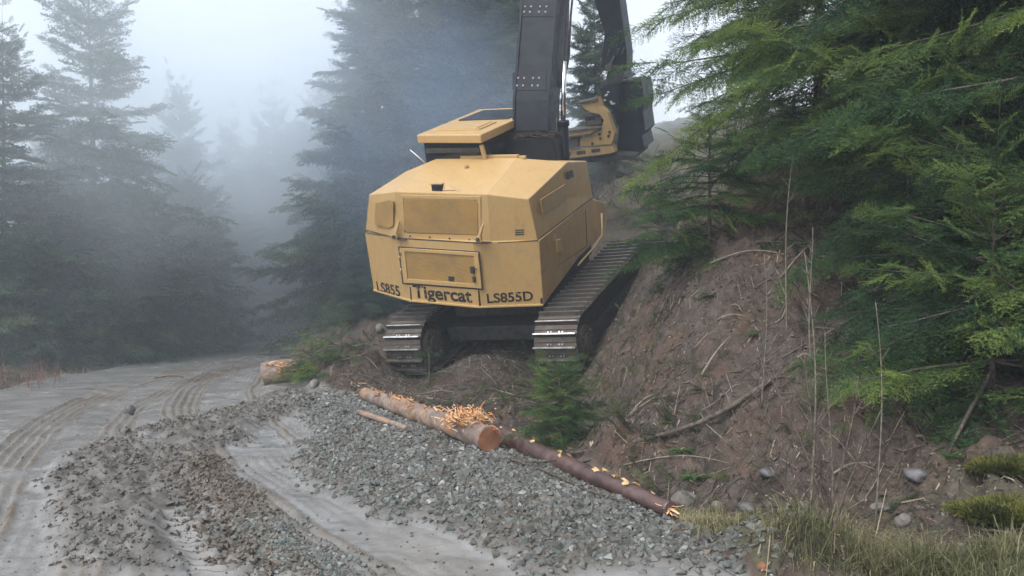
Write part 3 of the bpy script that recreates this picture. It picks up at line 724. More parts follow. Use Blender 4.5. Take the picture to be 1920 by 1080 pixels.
def lettering(txt, p0, p1, height_px, pl, parent, bold=.02):
    cu = bpy.data.curves.new('lettering', 'FONT'); cu.body = txt; cu.size = 1; cu.offset = bold; cu.extrude = .0
    o = bpy.data.objects.new('lettering', cu); COL.objects.link(o)
    dg = bpy.context.evaluated_depsgraph_get(); me = bpy.data.meshes.new_from_object(o.evaluated_get(dg)); bpy.data.objects.remove(o)
    co = np.array([v.co[:] for v in me.vertices]); x0, x1 = co[:, 0].min(), co[:, 0].max(); cap = .69
    A, B_ = on(p0, pl, .004), on(p1, pl, .004); T = on((p0[0], p0[1]-height_px), pl, .004); n = pn(pl); T = A+(0, 0, T[2]-A[2])
    for v, c in zip(me.vertices, co):
        v.co = Vector(UPX(A+(B_-A)*(c[0]-x0)/(x1-x0)+(T-A)*c[1]/cap-n*.002))
    me.materials.clear(); return link('lettering', me, parent, M_LETTER)
lettering('Tigercat', (776, 557), (886, 567), 23, PLC, lower, .025)
lettering('LS855', (708, 546), (751, 556), 17, PLL, lower)
lettering('LS855D', (914, 568), (1000, 563), 17, PLR, lower)

# cab
k = MB(); k.prism([(-1.45, -.28, 2.45), (-.12, -.28, 2.45), (-.12, 2.5, 2.45), (-1.45, 2.5, 2.45)], (0, 0, 1.55)); cab = upart(k, 'cab', M_BLK, None, .03)
k = MB(); k.box((-.78, -.29, 3.55), (.56, .012, .3)); upart(k, 'rear_window', M_GLASS, cab, .004)
k = MB(); k.box((-.11, 1.0, 3.5), (.012, .95, .33)); upart(k, 'side_window', M_GLASS, cab, .004)
k = MB(); k.prism([(-1.5, -.42, 4.03), (.0, -.58, 4.03), (-.02, 2.75, 4.03), (-1.62, 2.75, 4.03)], (0, 0, .17)); roof = upart(k, 'cab_roof', M_YEL, cab, .03, 3)
k = MB(); k.box((-.76, .32, 4.21), (.5, .42, .02)); k.box((-.76, .32, 4.235), (.42, .36, .012)); upart(k, 'roof_hatch', M_YEL, roof, .012)
k = MB(); k.box((-.76, 1.75, 4.21), (.58, .62, .02)); upart(k, 'skylight', M_GLASS, roof, .01)
k = MB(); k.prism([(-.1, -.5, 3.98), (-.02, -.5, 3.98), (.03, -.42, 3.45), (-.05, -.42, 3.45)], (0, .06, 0)); upart(k, 'roof_post', M_YEL, cab, .006)
k = MB(); k.box((-.75, -.36, 3.87), (.6, .05, .05)); upart(k, 'light_bar', M_DARK, cab, .01)
A0 = np.array((-1.45, -.2, 3.5)); k = MB(); k.tube([un_(797, 305, (0, 1, 0), -.1), un_(769, 281, (0, 1, 0), -.1)], [.014, .009], 6); upart(k, 'antenna', M_WHITE, hood, 0)

# boom foot and boom
k = MB(); k.prism([(-.2, .75, 2.5), (.98, .75, 2.5), (.98, .75, 3.72), (.92, .75, 3.86), (-.1, .75, 3.86), (-.2, .75, 3.7)], (0, .5, 0)); foot = upart(k, 'boom_foot', M_BLK, None, .03)
back = [(1.02, 3.7), (1.02, 3.98), (1.2, 4.55), (1.42, 5.03), (1.75, 5.75), (2.1, 6.5), (2.6, 7.3), (3.4, 8.3)]
front = [(4.6, 8.2), (3.6, 7.2), (2.98, 6.4), (2.75, 5.6), (2.63, 5.1), (2.3, 5.08), (1.95, 4.5), (1.79, 4.0), (1.7, 3.7)]
k = MB(); k.prism([(-.02, y, z) for y, z in back+front], (.72, 0, 0)); boom = upart(k, 'boom', M_BLK, None, .015)
# back plate with raised rims, cover plates and their bolts
def back_pt(z): zz = [q[1] for q in back]; yy = [q[0] for q in back]; return float(np.interp(z, zz, yy))
for x0 in (-.05, .7):
    k = MB(); zs = np.linspace(3.95, 8.2, 14)
    for i in range(13): k.prism([(x0, back_pt(zs[i])-.035, zs[i]), (x0, back_pt(zs[i+1])-.035, zs[i+1]), (x0, back_pt(zs[i+1])+.06, zs[i+1]), (x0, back_pt(zs[i])+.06, zs[i])], (.05, 0, 0))
    upart(k, 'rim', M_BLK, boom, 0)
def on_boom(px, py):
    n = np.array((0, -1.0, .47)); # local back plane around the height asked for
    y = 1.3
    for _ in range(6):
        p = un_(px, py, (0, 1, 0), y); y = back_pt(p[2])
    return un_(px, py, (0, 1, 0), y-.012)
for rows in (((12, 22), (985, 996, 1013, 1025)), ((146, 160), (972, 983, 1000, 1011))):
    k = MB(); a, c, d, e = on_boom(rows[1][0]-11, rows[0][0]-10), on_boom(rows[1][3]+13, rows[0][0]-10), on_boom(rows[1][3]+13, rows[0][1]+9), on_boom(rows[1][0]-11, rows[0][1]+9)
    k.prism([a, c, d, e], (0, .02, 0)); pl_ = upart(k, 'cover_plate', M_BLK, boom, .003)
    for j, yy in enumerate(rows[0]):
        for xx in rows[1]:
            k = MB(); p = on_boom(xx-2*j, yy); k.tube([p+(0, .01, 0), p+(0, -.022, 0)], .021, 6); upart(k, 'bolt', M_BOLT, pl_, 0)
# lift cylinder on the boom's right side
cx = .98; Bc = un_(1057, 300, (1, 0, 0), cx); Bt = un_(1056, 229, (1, 0, 0), cx); Rt = un_(1058, 115, (1, 0, 0), cx)
k = MB(); k.tube([Bc-(0, 0, .5), Bt], .105, 16); k.tube([Bt-(0, 0, .08), Bt+(0, 0, .03)], .125, 16); cyl = upart(k, 'lift_cylinder', M_BLK, None, .006)
k = MB(); k.tube([Bt, Rt], .05, 12); upart(k, 'piston_rod', M_CHROME, cyl, 0)
k = MB(); k.tube([Bt+(-.12, -.05, .1), Bt+(-.13, -.12, -.35), Bt+(-.1, -.1, -.8)], .018, 6); k.tube([un_(1043, 225, (1, 0, 0), .8), un_(1046, 285, (1, 0, 0), .85)], .02, 6)
k.tube([(.74, 2.0, 4.7), (.82, 2.1, 5.3), (.78, 2.5, 6.1), (.76, 3.1, 7.0)], .024, 6); k.tube([(.74, 2.1, 4.7), (.84, 2.3, 5.3), (.8, 2.7, 6.1), (.76, 3.3, 7.0)], .024, 6)
upart(k, 'hydraulic_hose', M_DARK, boom, 0)

# stick and felling head, built upright in a plane across the boom
HY = 7.0
def hp(q): x, y = q; return un_(1040+x*.18518, 110+y*.18518, (0, 1, 0), HY)
def hprism(k, pts, y0, y1):
    P = [hp(q)+np.array((0, y0, 0)) for q in pts]; k.prism([tuple(p) for p in P], (0, y1-y0, 0))
s0 = [un_(1108, -60, (0, 1, 0), HY), un_(1170, -60, (0, 1, 0), HY), un_(1168, 0, (0, 1, 0), HY), un_(1181, 95, (0, 1, 0), HY), un_(1181, 128, (0, 1, 0), HY), un_(1166, 138, (0, 1, 0), HY), un_(1133, 124, (0, 1, 0), HY), un_(1140, 60, (0, 1, 0), HY), un_(1121, 0, (0, 1, 0), HY)]
k = MB(); k.prism([tuple(p+(0, -.3, 0)) for p in s0], (0, .6, 0)); 
tip0, tip1 = s0[0], s0[1]
bt = np.array((.35, 4.0, 8.5))
k.hull([tuple(tip0+(0, -.3, 0)), tuple(tip1+(0, -.3, 0)), tuple(tip0+(0, .3, 0)), tuple(tip1+(0, .3, 0)), (.05, 4.0, 8.9), (.65, 4.0, 8.9), (.05, 3.4, 8.2), (.65, 3.4, 8.2)])
stick = upart(k, 'stick', M_BLK, None, .03)
k = MB()
for q in ((640, 740), (775, 730), (850, 720)):
    a = un_(1060+q[0]*.1297, q[1]*.1297-4, (0, 1, 0), HY-.36); k.tube([a, a+(-.07, 0, -.17)], .02, 6)
k.tube([hp((575, 170))+(0, -.36, 0), hp((600, 60))+(0, -.36, 0), hp((640, -40))+(0, -.34, 0)], .03, 6)
upart(k, 'hose', M_DARK, stick, 0)
k = MB(); hprism(k, [(570, 40), (700, 60), (735, 110), (740, 150), (800, 175), (700, 205), (505, 270), (520, 205), (560, 190), (580, 100)], -.35, .35)
head = upart(k, 'felling_head', M_DARK, None, .02)
k = MB(); a = hp((590, 72))+(0, -.42, 0); k.tube([a, a+(0, .1, 0)], .1, 14); k.tube([a+(0, -.02, 0), a+(0, .05, 0)], .05, 10); upart(k, 'wrist_pin', M_SHOE, head, .01)
k = MB(); hprism(k, [(700, 225), (905, 214), (932, 400), (916, 520), (940, 690), (945, 715), (905, 760), (935, 885), (880, 915), (870, 965), (740, 980), (655, 905), (680, 640), (712, 420)], -.25, .75)
upart(k, 'saw_housing', M_BLK, head, .02)
k = MB(); hprism(k, [(505, 272), (702, 222), (722, 420), (690, 650), (640, 505), (560, 410), (530, 345)], -.48, -.2); plate = upart(k, 'mounting_plate', M_BLK, head, .015)
for q in ((600, 310), (575, 345), (585, 335), (565, 392), (625, 405), (640, 430), (655, 425), (630, 418)):
    k = MB(); p = hp(q)+(0, -.49, 0); k.box(p, (.03, .012, .018)); upart(k, 'fitting', M_BOLT, plate, .004)
k = MB(); hprism(k, [(340, 400), (530, 352), (560, 440), (620, 500), (660, 620), (692, 700), (660, 815), (342, 836), (345, 752), (450, 710), (560, 650), (582, 575), (545, 520), (460, 500), (400, 470)], -.75, -.5)
arm = upart(k, 'grapple_arm', M_YEL2, head, .02)
k = MB(); hprism(k, [(310, 402), (525, 348), (535, 378), (345, 412)], -.8, -.42); hprism(k, [(370, 522), (560, 505), (565, 530), (372, 548)], -.7, -.3); hprism(k, [(430, 585), (545, 572), (545, 622), (430, 632)], -.66, -.3)
hprism(k, [(375, 525), (435, 520), (430, 640), (385, 640)], -.6, -.25); upart(k, 'grapple_finger', M_SHOE, head, .008)
k = MB(); hprism(k, [(145, 690), (500, 640), (565, 645), (462, 700), (145, 750)], -.82, -.45); upart(k, 'grapple_finger', M_YEL2, head, .015)
k = MB(); hprism(k, [(145, 684), (500, 634), (565, 640), (565, 650), (145, 700)], -.86, -.4); hprism(k, [(145, 742), (470, 694), (470, 706), (145, 758)], -.86, -.4); upart(k, 'edge_strip', M_SHOE, head, .004)
k = MB(); hprism(k, [(138, 770), (330, 745), (346, 832), (138, 876)], -.8, -.4); upart(k, 'grapple_finger', M_SHOE, head, .012)
k = MB(); hprism(k, [(140, 884), (660, 822), (690, 890), (640, 906), (130, 966)], -.72, -.45); rail = upart(k, 'lower_rail', M_YEL2, head, .01)
for x0, y0 in ((165, 905), (310, 885), (455, 865)):
    k = MB(); hprism(k, [(x0, y0), (x0+85, y0-12), (x0+90, y0+20), (x0+5, y0+32)], -.735, -.7); upart(k, 'slot', M_DARK, rail, 0)
for x0, y0 in ((640, 690), (630, 730), (550, 755), (470, 805), (540, 712)):
    k = MB(); p = hp((x0, y0)); k.tube([p+(0, -.77, 0), p+(0, -.74, 0)], .04, 8); upart(k, 'bolt', M_DARK, arm, 0)
k = MB(); hprism(k, [(130, 985), (540, 935), (660, 905), (885, 925), (865, 970), (740, 982), (400, 1006), (150, 1022)], -.6, .7); upart(k, 'saw_disc_guard', M_DARK, head, .015)

# undercarriage: frame local axes = lateral, forward, up from the mid rear point
def unpart(mb, name, m, parent=None, bev=.012):
    if bev: mb.bevel(bev, 2)
    return mb.build(name, m, parent or machine, UNX)
k = MB(); k.box((0, 2.45, .2), (1.15, .75, .28)); k.prism([(-.9, 1.0, .35), (.9, 1.0, .35), (.9, 3.9, .35), (-.9, 3.9, .35)], (0, 0, .2)); k.tube([(.15, 2.45, .45), (.15, 2.45, 1.0)], .72, 24)
k.prism([(-1.15, .95, -.15), (1.15, .95, -.15), (1.15, 1.5, -.15), (-1.15, 1.5, -.15)], (0, 0, .3)); unpart(k, 'undercarriage', M_DARK, None, .02)
# levelling pedestal between undercarriage and upper structure
k = MB(); k.prism([(-1.0, -1.2, 1.15), (1.3, -1.2, 1.15), (1.3, 1.6, 1.15), (-1.0, 1.6, 1.15)], (0, 0, .42)); upart(k, 'turntable', M_DARK, None, .02)
lat_off = np.linalg.norm(P_R-P_L)/2
shoe_mb = MB()
shoe_mb.box((0, 0, 0), (TR_W, .1, .014)); shoe_mb.box((0, -.085, .038), (TR_W, .012, .046)); shoe_mb.box((0, .02, .018), (TR_W, .009, .014)); shoe_mb.box((0, 0, -.05), (.12, .1, .035))
shoe_mb.box((0, -.085, .086), (TR_W*.995, .0135, .0045), None, 1)
for sx in (-.14, -.08, .08, .14): shoe_mb.tube([(sx, -.03, .01), (sx, -.03, .03)], .016, 6, 1)
bmesh.ops.recalc_face_normals(shoe_mb.bm, faces=shoe_mb.bm.faces)
shoe_me = bpy.data.meshes.new('track_shoe'); shoe_mb.bm.to_mesh(shoe_me); shoe_mb.bm.free(); shoe_me.materials.append(M_SHOE); shoe_me.materials.append(M_WORN)
def path(s_):
    """stadium path: returns (y, z, tangent angle)"""
    st = TR_L-2*TR_R; arc = math.pi*TR_R; tot = 2*st+2*arc; s_ %= tot
    if s_ < st: return TR_R+s_, TR_R, 0.
    if s_ < st+arc: a = (s_-st)/TR_R; return TR_L-TR_R+TR_R*math.sin(a), TR_R*math.cos(a), -a
    if s_ < 2*st+arc: return TR_L-TR_R-(s_-st-arc), -TR_R, -math.pi
    a = (s_-2*st-arc)/TR_R; return TR_R-TR_R*math.sin(a), -TR_R*math.cos(a), -math.pi-a
tot = 2*(TR_L-2*TR_R)+2*math.pi*TR_R; NS = round(tot/.212)
for sgn in (-1, 1):
    xo = sgn*lat_off
    k = MB(); k.box((xo, 2.45, .06), (.2, 1.75, .2)); k.prism([(xo-.3, .8, -.3), (xo+.3, .8, -.3), (xo+.3, 4.1, -.3), (xo-.3, 4.1, -.3)], (0, 0, .28)); track = unpart(k, 'crawler_track', M_DARK, None, .02)
    for nm, y_, r0, hw in (('drive_sprocket', TR_R, .43, .3), ('idler', TR_L-TR_R, .43, .28)):
        k = MB(); k.tube([(xo-hw, y_, 0), (xo+hw, y_, 0)], r0, 28); k.tube([(xo-hw-.09, y_, 0), (xo+hw+.09, y_, 0)], r0*.68, 24); k.tube([(xo-hw-.12, y_, 0), (xo+hw+.12, y_, 0)], r0*.34, 18)
        for j in range(10):
            a = j*.628; 
            for e in (-1, 1): k.tube([(xo+e*(hw+.085), y_+r0*.52*math.cos(a), r0*.52*math.sin(a)), (xo+e*(hw+.115), y_+r0*.52*math.cos(a), r0*.52*math.sin(a))], .025, 6)
        unpart(k, nm, M_SHOE, track, 0)
    for j in range(8):
        k = MB(); y_ = .95+j*.43; k.tube([(xo-.3, y_, -.36), (xo+.3, y_, -.36)], .115, 14); unpart(k, 'roller', M_DARK, track, 0)
    for j in range(NS):
        y_, z_, a = path(j*tot/NS); 
        lat = np.array((1., 0, 0)); tg = np.array((0, math.cos(a), math.sin(a))); nr = np.cross(lat, tg)
        o = bpy.data.objects.new('track_shoe', shoe_me); COL.objects.link(o); o.parent = track
        Mx = R_UN@np.stack([lat, tg, nr], 1); p = UNX(np.array((xo, y_, z_)))
        jig = 1+.0*j
        o.matrix_local = Matrix([[*Mx[0], p[0]], [*Mx[1], p[1]], [*Mx[2], p[2]], [0, 0, 0, 1]])
# needles and twigs lying on the boom foot
k = MB()
for _ in range(150):
    c = np.array((rnd.uniform(-.05, .98), rnd.uniform(.74, 1.0), 3.87+abs(rnd.gauss(0, .03)))); d = np.array((rnd.gauss(0, .08), rnd.gauss(0, .05), rnd.gauss(0, .02)))
    k.tube([c-d, c+d], .012, 4, 0)
me_o = k.build('twig_debris', M_TWIG, None, up); tag(me_o, 'broken twigs and needles lying at the foot of the black boom', 'debris', kind='stuff')

# ------------------------------------------------------------------ placing things on the terrain
def hit(px, py, y0=4.0, y1=45.0):
    Y = np.concatenate([np.arange(y0, 12, .04), np.arange(12, y1, .1)]); r0 = ray(px, py)
    zt = gzs(r0[0]*Y, Y); zr = CAM_Z+r0[2]*Y; k = np.where(zr < zt)[0]
    yy = Y[k[0]] if len(k) else y1
    return np.array([r0[0]*yy, yy, gz(r0[0]*yy, yy)])
def px_h(npx, Y): return npx*Y/F_PX
def thing_mesh(mb, name, m, label, cat, group=None, kind=None):
    return tag(mb.build(name, m), label, cat, group, kind)

# ------------------------------------------------------------------ logs
def log_mat(name, c1, c2, c3, patch, rough, scale=9):
    m, nt, b = mat(name)
    n1 = noise(nt, scale, 6, .65, dist=.6); n2 = noise(nt, 3.3, 5, .6, dist=1.)
    c = ramp(nt, n1, [(.3, c1), (.55, c2), (.75, c3)])
    c = mix(nt, ramp(nt, n2, [(.52, (0,)*3), (.58, (.85,)*3)]), c, patch)
    nt.links.new(c, b.inputs['Base Color']); b.inputs['Roughness'].default_value = rough; bump(nt, b, n1, .6, .02); return m
M_LOG1 = log_mat('torn_bark', (.09, .065, .055), (.2, .155, .13), (.3, .245, .215), (.3, .18, .1), .65)
M_LOG2 = log_mat('wet_purple_bark', (.035, .02, .02), (.085, .05, .048), (.15, .1, .095), (.11, .065, .055), .38, 6)
M_CUT = log_mat('rusty_cut_face', (.13, .05, .025), (.21, .09, .045), (.26, .12, .06), (.15, .06, .03), .7)
M_SPLIT = foliage('splintered_wood', (.4, .18, .075), (.6, .33, .155), (.72, .49, .29), 0.)
M_SCAR = log_mat('tan_branch_scar', (.4, .25, .1), (.58, .4, .19), (.68, .5, .27), (.3, .17, .07), .7, 20)
def log_pts(p, q, r0, r1, n=14, sag=.0):
    out = []
    for i in range(n+1):
        t = i/n; x, y = p[0]+(q[0]-p[0])*t, p[1]+(q[1]-p[1])*t; out.append(np.array((x, y, 0)))
    zs = np.array([gz(a[0], a[1]) for a in out]); A_ = np.polyfit(np.linspace(0, 1, n+1), zs, 1)
    rr = np.linspace(r0, r1, n+1)
    for i, a in enumerate(out): a[2] = np.polyval(A_, i/n)+rr[i]*.8+.02
    return out, rr
def splinters(c, ax, n, spread, l0, l1, w, lift=.5, along=0.):
    """curled strips of torn wood"""
    V_, F_, T_ = [], [], []
    for _ in range(n):
        d = ax*rnd.choice((-1, 1))+np.array([rnd.gauss(0, .45), rnd.gauss(0, .45), rnd.uniform(.0, lift)]); d /= np.linalg.norm(d)
        s_ = np.cross(d, (rnd.gauss(0, .4), rnd.gauss(0, .4), 1)); s_ /= np.linalg.norm(s_); L = rnd.uniform(l0, l1); ww = w*rnd.uniform(.5, 1.4)
        p = c+np.array([rnd.gauss(0, s) for s in spread])+ax*rnd.gauss(0, along); cu = rnd.uniform(-.5, .3); th = np.cross(s_, d)*ww*.35
        base = len(V_)
        for j in range(4):
            t = j/3; q = p+d*L*t+np.array((0, 0, cu*L*t*t)); a = ww*(1-.6*t)
            V_ += [q-s_*a, q+s_*a, q+th]
        for j in range(3):
            o = base+3*j
            for e, g in ((0, 1), (1, 2), (2, 0)): F_.append((o+e, o+g, o+3+g, o+3+e))
        T_ += [rnd.random()]*12
    return np.array(V_), np.array(F_), np.array(T_)
# big torn log
a, c = gpt(684, 760), gpt(918, 858)
pts, rr = log_pts(a, c, .1, .135, 44); k = MB(); k.tube(pts, rr, 28, 0)
for v in k.bm.verts:
    q_ = np.array(v.co); i_ = int(np.argmin([abs(q_[1]-p_[1]) for p_ in pts])); d_ = q_-pts[i_]; nz = float(fbm(np.array([q_[0]*9+q_[2]*6]), np.array([q_[1]*4-q_[2]*9]), 4, 83)[0]); v.co = Vector(pts[i_]+d_*(1+.28*nz)+(0, 0, 0))
for _ in range(14):
    i = rnd.randrange(3, 40); p = pts[i]; t_ = rnd.uniform(.3, 2.6); d = np.array((math.cos(t_)*.7, -.3, math.sin(t_)))
    k.tube([p+d*.06, p+d*.15], [.02, .012], 6, 0)
log = tag(k.build('felled_log', M_LOG1), 'thick torn log with reddish cut end and a bunch of orange splinters', 'log')
ax = pts[-1]-pts[-2]; ax /= np.linalg.norm(ax)
k = MB(); k.tube([pts[-1]-ax*.01, pts[-1]+ax*.012], [rr[-1]*1.0, rr[-1]*.97], 18, 0); link('cut_end', k.build('cut_end', M_CUT).data, log); bpy.data.objects.remove(bpy.data.objects['cut_end'])
bpy.data.objects['cut_end.001'].name = 'cut_end'
sc_ = pts[-8]+(.03, -.0, .13)
v, f, tn = splinters(sc_, ax, 480, (.12, .2, .04), .05, .2, .011, .3)
link('splinters', np_mesh('splinters', v, f, False, {'tint': tn}), log, M_SPLIT)
v, f, tn = splinters(pts[16]+(0, 0, .1), ax, 170, (.05, .04, .012), .04, .2, .012, .1, .9); link('bark_strips', np_mesh('bark_strips', v, f, False, {'tint': tn*.5}), log, M_SPLIT)
# long peeled log
a, c = gpt(935, 832), gpt(1256, 984)
pts, rr = log_pts(a, c, .116, .06, 14); fp = smooth_line(np.array(pts), 44); fp[:, 0] += .012*np.sin(np.linspace(0, 7, 44)); fr = np.interp(np.linspace(0, 1, 44), np.linspace(0, 1, 15), rr)*(1+.06*np.sin(np.linspace(0, 31, 44)))
k = MB(); k.tube(fp, fr, 22, 0)
for v in k.bm.verts:
    q_ = np.array(v.co); i_ = int(np.argmin(np.abs(fp[:, 1]-q_[1]))); nz = float(fbm(np.array([q_[0]*11+q_[2]*8]), np.array([q_[1]*5-q_[2]*11]), 4, 84)[0]); v.co = Vector(fp[i_]+(q_-fp[i_])*(1+.2*nz))
log2 = tag(k.build('felled_log', M_LOG2), 'slender purple brown log with tan branch scars at the foot of the bank', 'log')
ax = pts[-1]-pts[0]; ax /= np.linalg.norm(ax); sidev = np.cross(ax, (0, 0, 1.)); sidev /= np.linalg.norm(sidev)
for t_, ang in ((.05, 1.2), (.1, 2.0), (.27, 1.9), (.29, 1.2), (.46, 1.7), (.47, 2.5), (.49, 1.0), (.62, 2.7), (.68, 1.3), (.7, 2.0), (.76, 1.6), (.78, 2.6), (.83, 1.2), (.85, 2.0), (.9, 2.7)):
    i = t_*14; j = int(i); p = pts[j]+(pts[j+1]-pts[j])*(i-j); r0 = rr[j]; d = -sidev*math.cos(ang)*-1+np.array((0, 0, 1.))*math.sin(ang); d = sidev*math.cos(ang)+np.array((0, 0, 1.))*math.sin(ang)
    k = MB(); e = rnd.uniform(.022, .042); q = p+d*(r0*.92)
    tv = ax*rnd.uniform(.8, 1.2)+np.cross(ax, d)*rnd.uniform(.4, .9)
    P = [tuple(q+ax*rnd.uniform(-1, 1)*e*1.3+np.cross(ax, d)*rnd.uniform(-1, 1)*e+d*rnd.uniform(0, .028)) for _ in range(12)]
    k.hull(P); o = k.build('branch_scar', M_SCAR, log2)
v, f, tn = splinters(pts[-1], ax, 26, (.02, .02, .02), .05, .14, .012, .2)
link('broken_tip', np_mesh('broken_tip', v, f, False, {'tint': .5+.5*tn}), log2, M_SPLIT)
# thin grey log half buried in the gravel, and the broken stump further on
a, c = gpt(672, 790), gpt(765, 822); pts, rr = log_pts(a, c, .04, .035, 6); k = MB(); k.tube(pts, rr, 10, 0, wob=.15)
thing_mesh(k, 'pole', M_LOG1, 'thin grey pole half buried in gravel below the torn log', 'pole')
p = hit(520, 718); k = MB(); ax = np.array((.93, .1, .18)); ax /= np.linalg.norm(ax); q = p+(-.27, 0, .16)
k.tube([q, q+ax*.25, q+ax*.75], [.2, .23, .19], 16, 0, wob=.16)
st = tag(k.build('broken_stump', M_LOG1), 'short broken log chunk with raw orange wood at the road edge', 'log chunk')
v, f, tn = splinters(q+(.38, -.12, .13), ax, 150, (.16, .05, .05), .05, .16, .018, .3); link('splinters', np_mesh('splinters', v, f, False, {'tint': tn*.8}), st, M_SPLIT)

# long bare branch lying on the bank, with its fork
def on_ground(pxs, lift=.02): return [hit(*q)+(0, 0, lift) for q in pxs]
def resample(P, n=24): return smooth_line(P, n)
k = MB(); L_ = resample(on_ground([(1062, 861), (1190, 851), (1330, 803), (1420, 742), (1505, 688)], .045)); k.tube(L_, np.linspace(.014, .03, len(L_)), 8, 0, wob=.2)
L_ = resample(on_ground([(1072, 882), (1130, 868), (1190, 852)], .035), 8); k.tube(L_, .012, 6)
thing_mesh(k, 'fallen_branch', M_BARK, 'long dark forked branch lying up the bank beside the young fir', 'branch')
k = MB(); L_ = resample(on_ground([(955, 868), (1030, 895), (1100, 930), (1180, 955)], .04)); k.tube(L_, np.linspace(.016, .006, len(L_)), 6, 0, wob=.2)
L_ = resample(on_ground([(985, 878), (1040, 880), (1078, 862)], .05), 8); k.tube(L_, .009, 5)
thing_mesh(k, 'fallen_branch', M_BARK, 'thin dark branch trailing over the gravel along the peeled log', 'branch')
M_PALE = simple('bleached_stick', (.13, .108, .085), (.27, .23, .185), 20, .8, bump_s=.3)
for i, (q, r0, lab) in enumerate([
        (((1315, 720), (1372, 640)), .012, 'pale bare stick pointing up the bank below the fir boughs'),
        (((1180, 785), (1228, 745)), .012, 'short pale stick on the bare soil above the young fir'),
        (((1560, 905), (1630, 878)), .009, 'pale straight twig beside the tall thin sapling'),
        (((1170, 880), (1300, 868), (1370, 880)), .006, 'pale curved twig low on the bank under the fern'),
        (((1330, 500), (1400, 480), (1470, 483)), .011, 'pale stick lying high on the bank edge under the near firs'),
        (((1345, 605), (1400, 600)), .009, 'short pale twig halfway up the bank'),
        (((570, 702), (640, 688), (690, 672)), .016, 'pale branch on the soil left of the left track'),
        (((590, 672), (690, 648)), .014, 'pale stick on top of the roadside mound'),
        (((1440, 560), (1500, 500), (1530, 455)), .01, 'slanting pale stem leaning on the upper bank'),
        (((1620, 560), (1760, 520), (1900, 470)), .016, 'long pale dead limb under the right fir'),
        (((290, 714), (345, 711)), .016, 'dark stick lying on the wet road')]):
    k = MB(); L_ = resample(on_ground(q, .03), 10); L_[:, 2] += .04*np.sin(np.linspace(0, math.pi, 10)); k.tube(L_, np.linspace(r0, r0*.5, len(L_)), 6, 0, wob=.25)
    thing_mesh(k, 'stick', M_BARK if 'dark' in lab else M_PALE, lab, 'stick')

# ------------------------------------------------------------------ rocks one could pick up
def rock(px, py, wpx, label, m=M_ROCK, flat=.6, seed=0, smooth=True):
    p = hit(px, py); s_ = wpx*p[1]/F_PX/2; q = np.random.default_rng(seed); bm = bmesh.new(); bmesh.ops.create_icosphere(bm, subdivisions=3, radius=1)
    off = q.uniform(0, 50, 3)
    for v in bm.verts:
        c = np.array(v.co); n = float(fbm(np.array([c[0]*1.3+off[0]+c[2]]), np.array([c[1]*1.3+off[1]-c[2]*.7]), 3, 3)[0]); v.co = Vector(c*(1+.45*n)*np.array((1, .8, flat))*s_)
    for f in bm.faces: f.smooth = smooth
    me = bpy.data.meshes.new('rock'); bm.to_mesh(me); bm.free(); o = link('rock', me, None, m); o.location = p+(0, 0, s_*flat*.45); o.rotation_euler = (0, 0, q.uniform(0, 6)); return tag(o, label, 'rock')
rock(1718, 905, 46, 'dark wet stone sticking out of the bank right of the tall sapling', M_ROCKD, .6, 1)
rock(1692, 985, 32, 'small rounded tan stone above the grass tufts', M_ROCK, .85, 2)
rock(1650, 958, 36, 'flat pale stone at the foot of the tall thin sapling', M_ROCK, .4, 3)
rock(1283, 945, 52, 'broad brown stone behind the broken tip of the peeled log', M_ROCK, .6, 4)
rock(1345, 955, 30, 'small brown stone right of the broad brown stone', M_ROCK, .6, 5)
rock(1400, 958, 34, 'lumpy grey stone at the bank foot beside the bare shrub', M_ROCKD, .7, 6)
rock(1505, 958, 36, 'pinkish brown stone behind the bare shrub stems', M_ROCK, .5, 7)
rock(712, 626, 20, 'round grey stone on the mound beside the left track', M_ROCK, .9, 8)
rock(590, 728, 20, 'tan stone on the mound between log chunk and left track', M_ROCK, .9, 9)
rock(640, 745, 24, 'tan stone at the far end of the torn log', M_ROCK, .7, 10)
rock(1440, 895, 40, 'grey stone half buried under the bare shrub', M_ROCKD, .5, 11)
rock(243, 775, 20, 'upright muddy clod standing on the road gravel', M_ROCKD, 1.0, 12)
rock(175, 990, 20, 'pale rounded stone on the left edge of the gravel', M_ROCK, .7, 13)
rock(1430, 1068, 26, 'brown clod at the grass edge in front', M_CUT, .7, 14)

# ------------------------------------------------------------------ thin bare stems
def bare_stem(k, p, h, r0, lean=(0, 0), twigs=8, seed=0, tl=.3):
    q = np.random.default_rng(seed); n = 12; P = []
    ph = q.uniform(0, 6, 2)
    for i in range(n+1):
        t = i/n; P.append(p+np.array((lean[0]*h*t+.02*h*math.sin(ph[0]+4*t), lean[1]*h*t+.02*h*math.sin(ph[1]+3*t), h*t-.05)))
    k.tube(P, np.linspace(r0, r0*.35, n+1), 6, 0)
    for _ in range(twigs):
        i = q.integers(2, n); a = q.uniform(0, 6.28); l = tl*q.uniform(.4, 1.2)*(1.2-i/n); d = np.array((math.cos(a)*.6, math.sin(a)*.6, q.uniform(.3, 1.)))
        k.tube([P[i], P[i]+d*l*.5, P[i]+d*l+np.array((0, 0, .1*l))], [r0*.4, r0*.3, r0*.15], 4, 0, cap=False)
M_STEM = simple('young_stem_bark', (.07, .06, .045), (.17, .15, .115), 25, .7)
M_STEMD = simple('dark_shrub_bark', (.04, .03, .026), (.12, .09, .075), 25, .8)
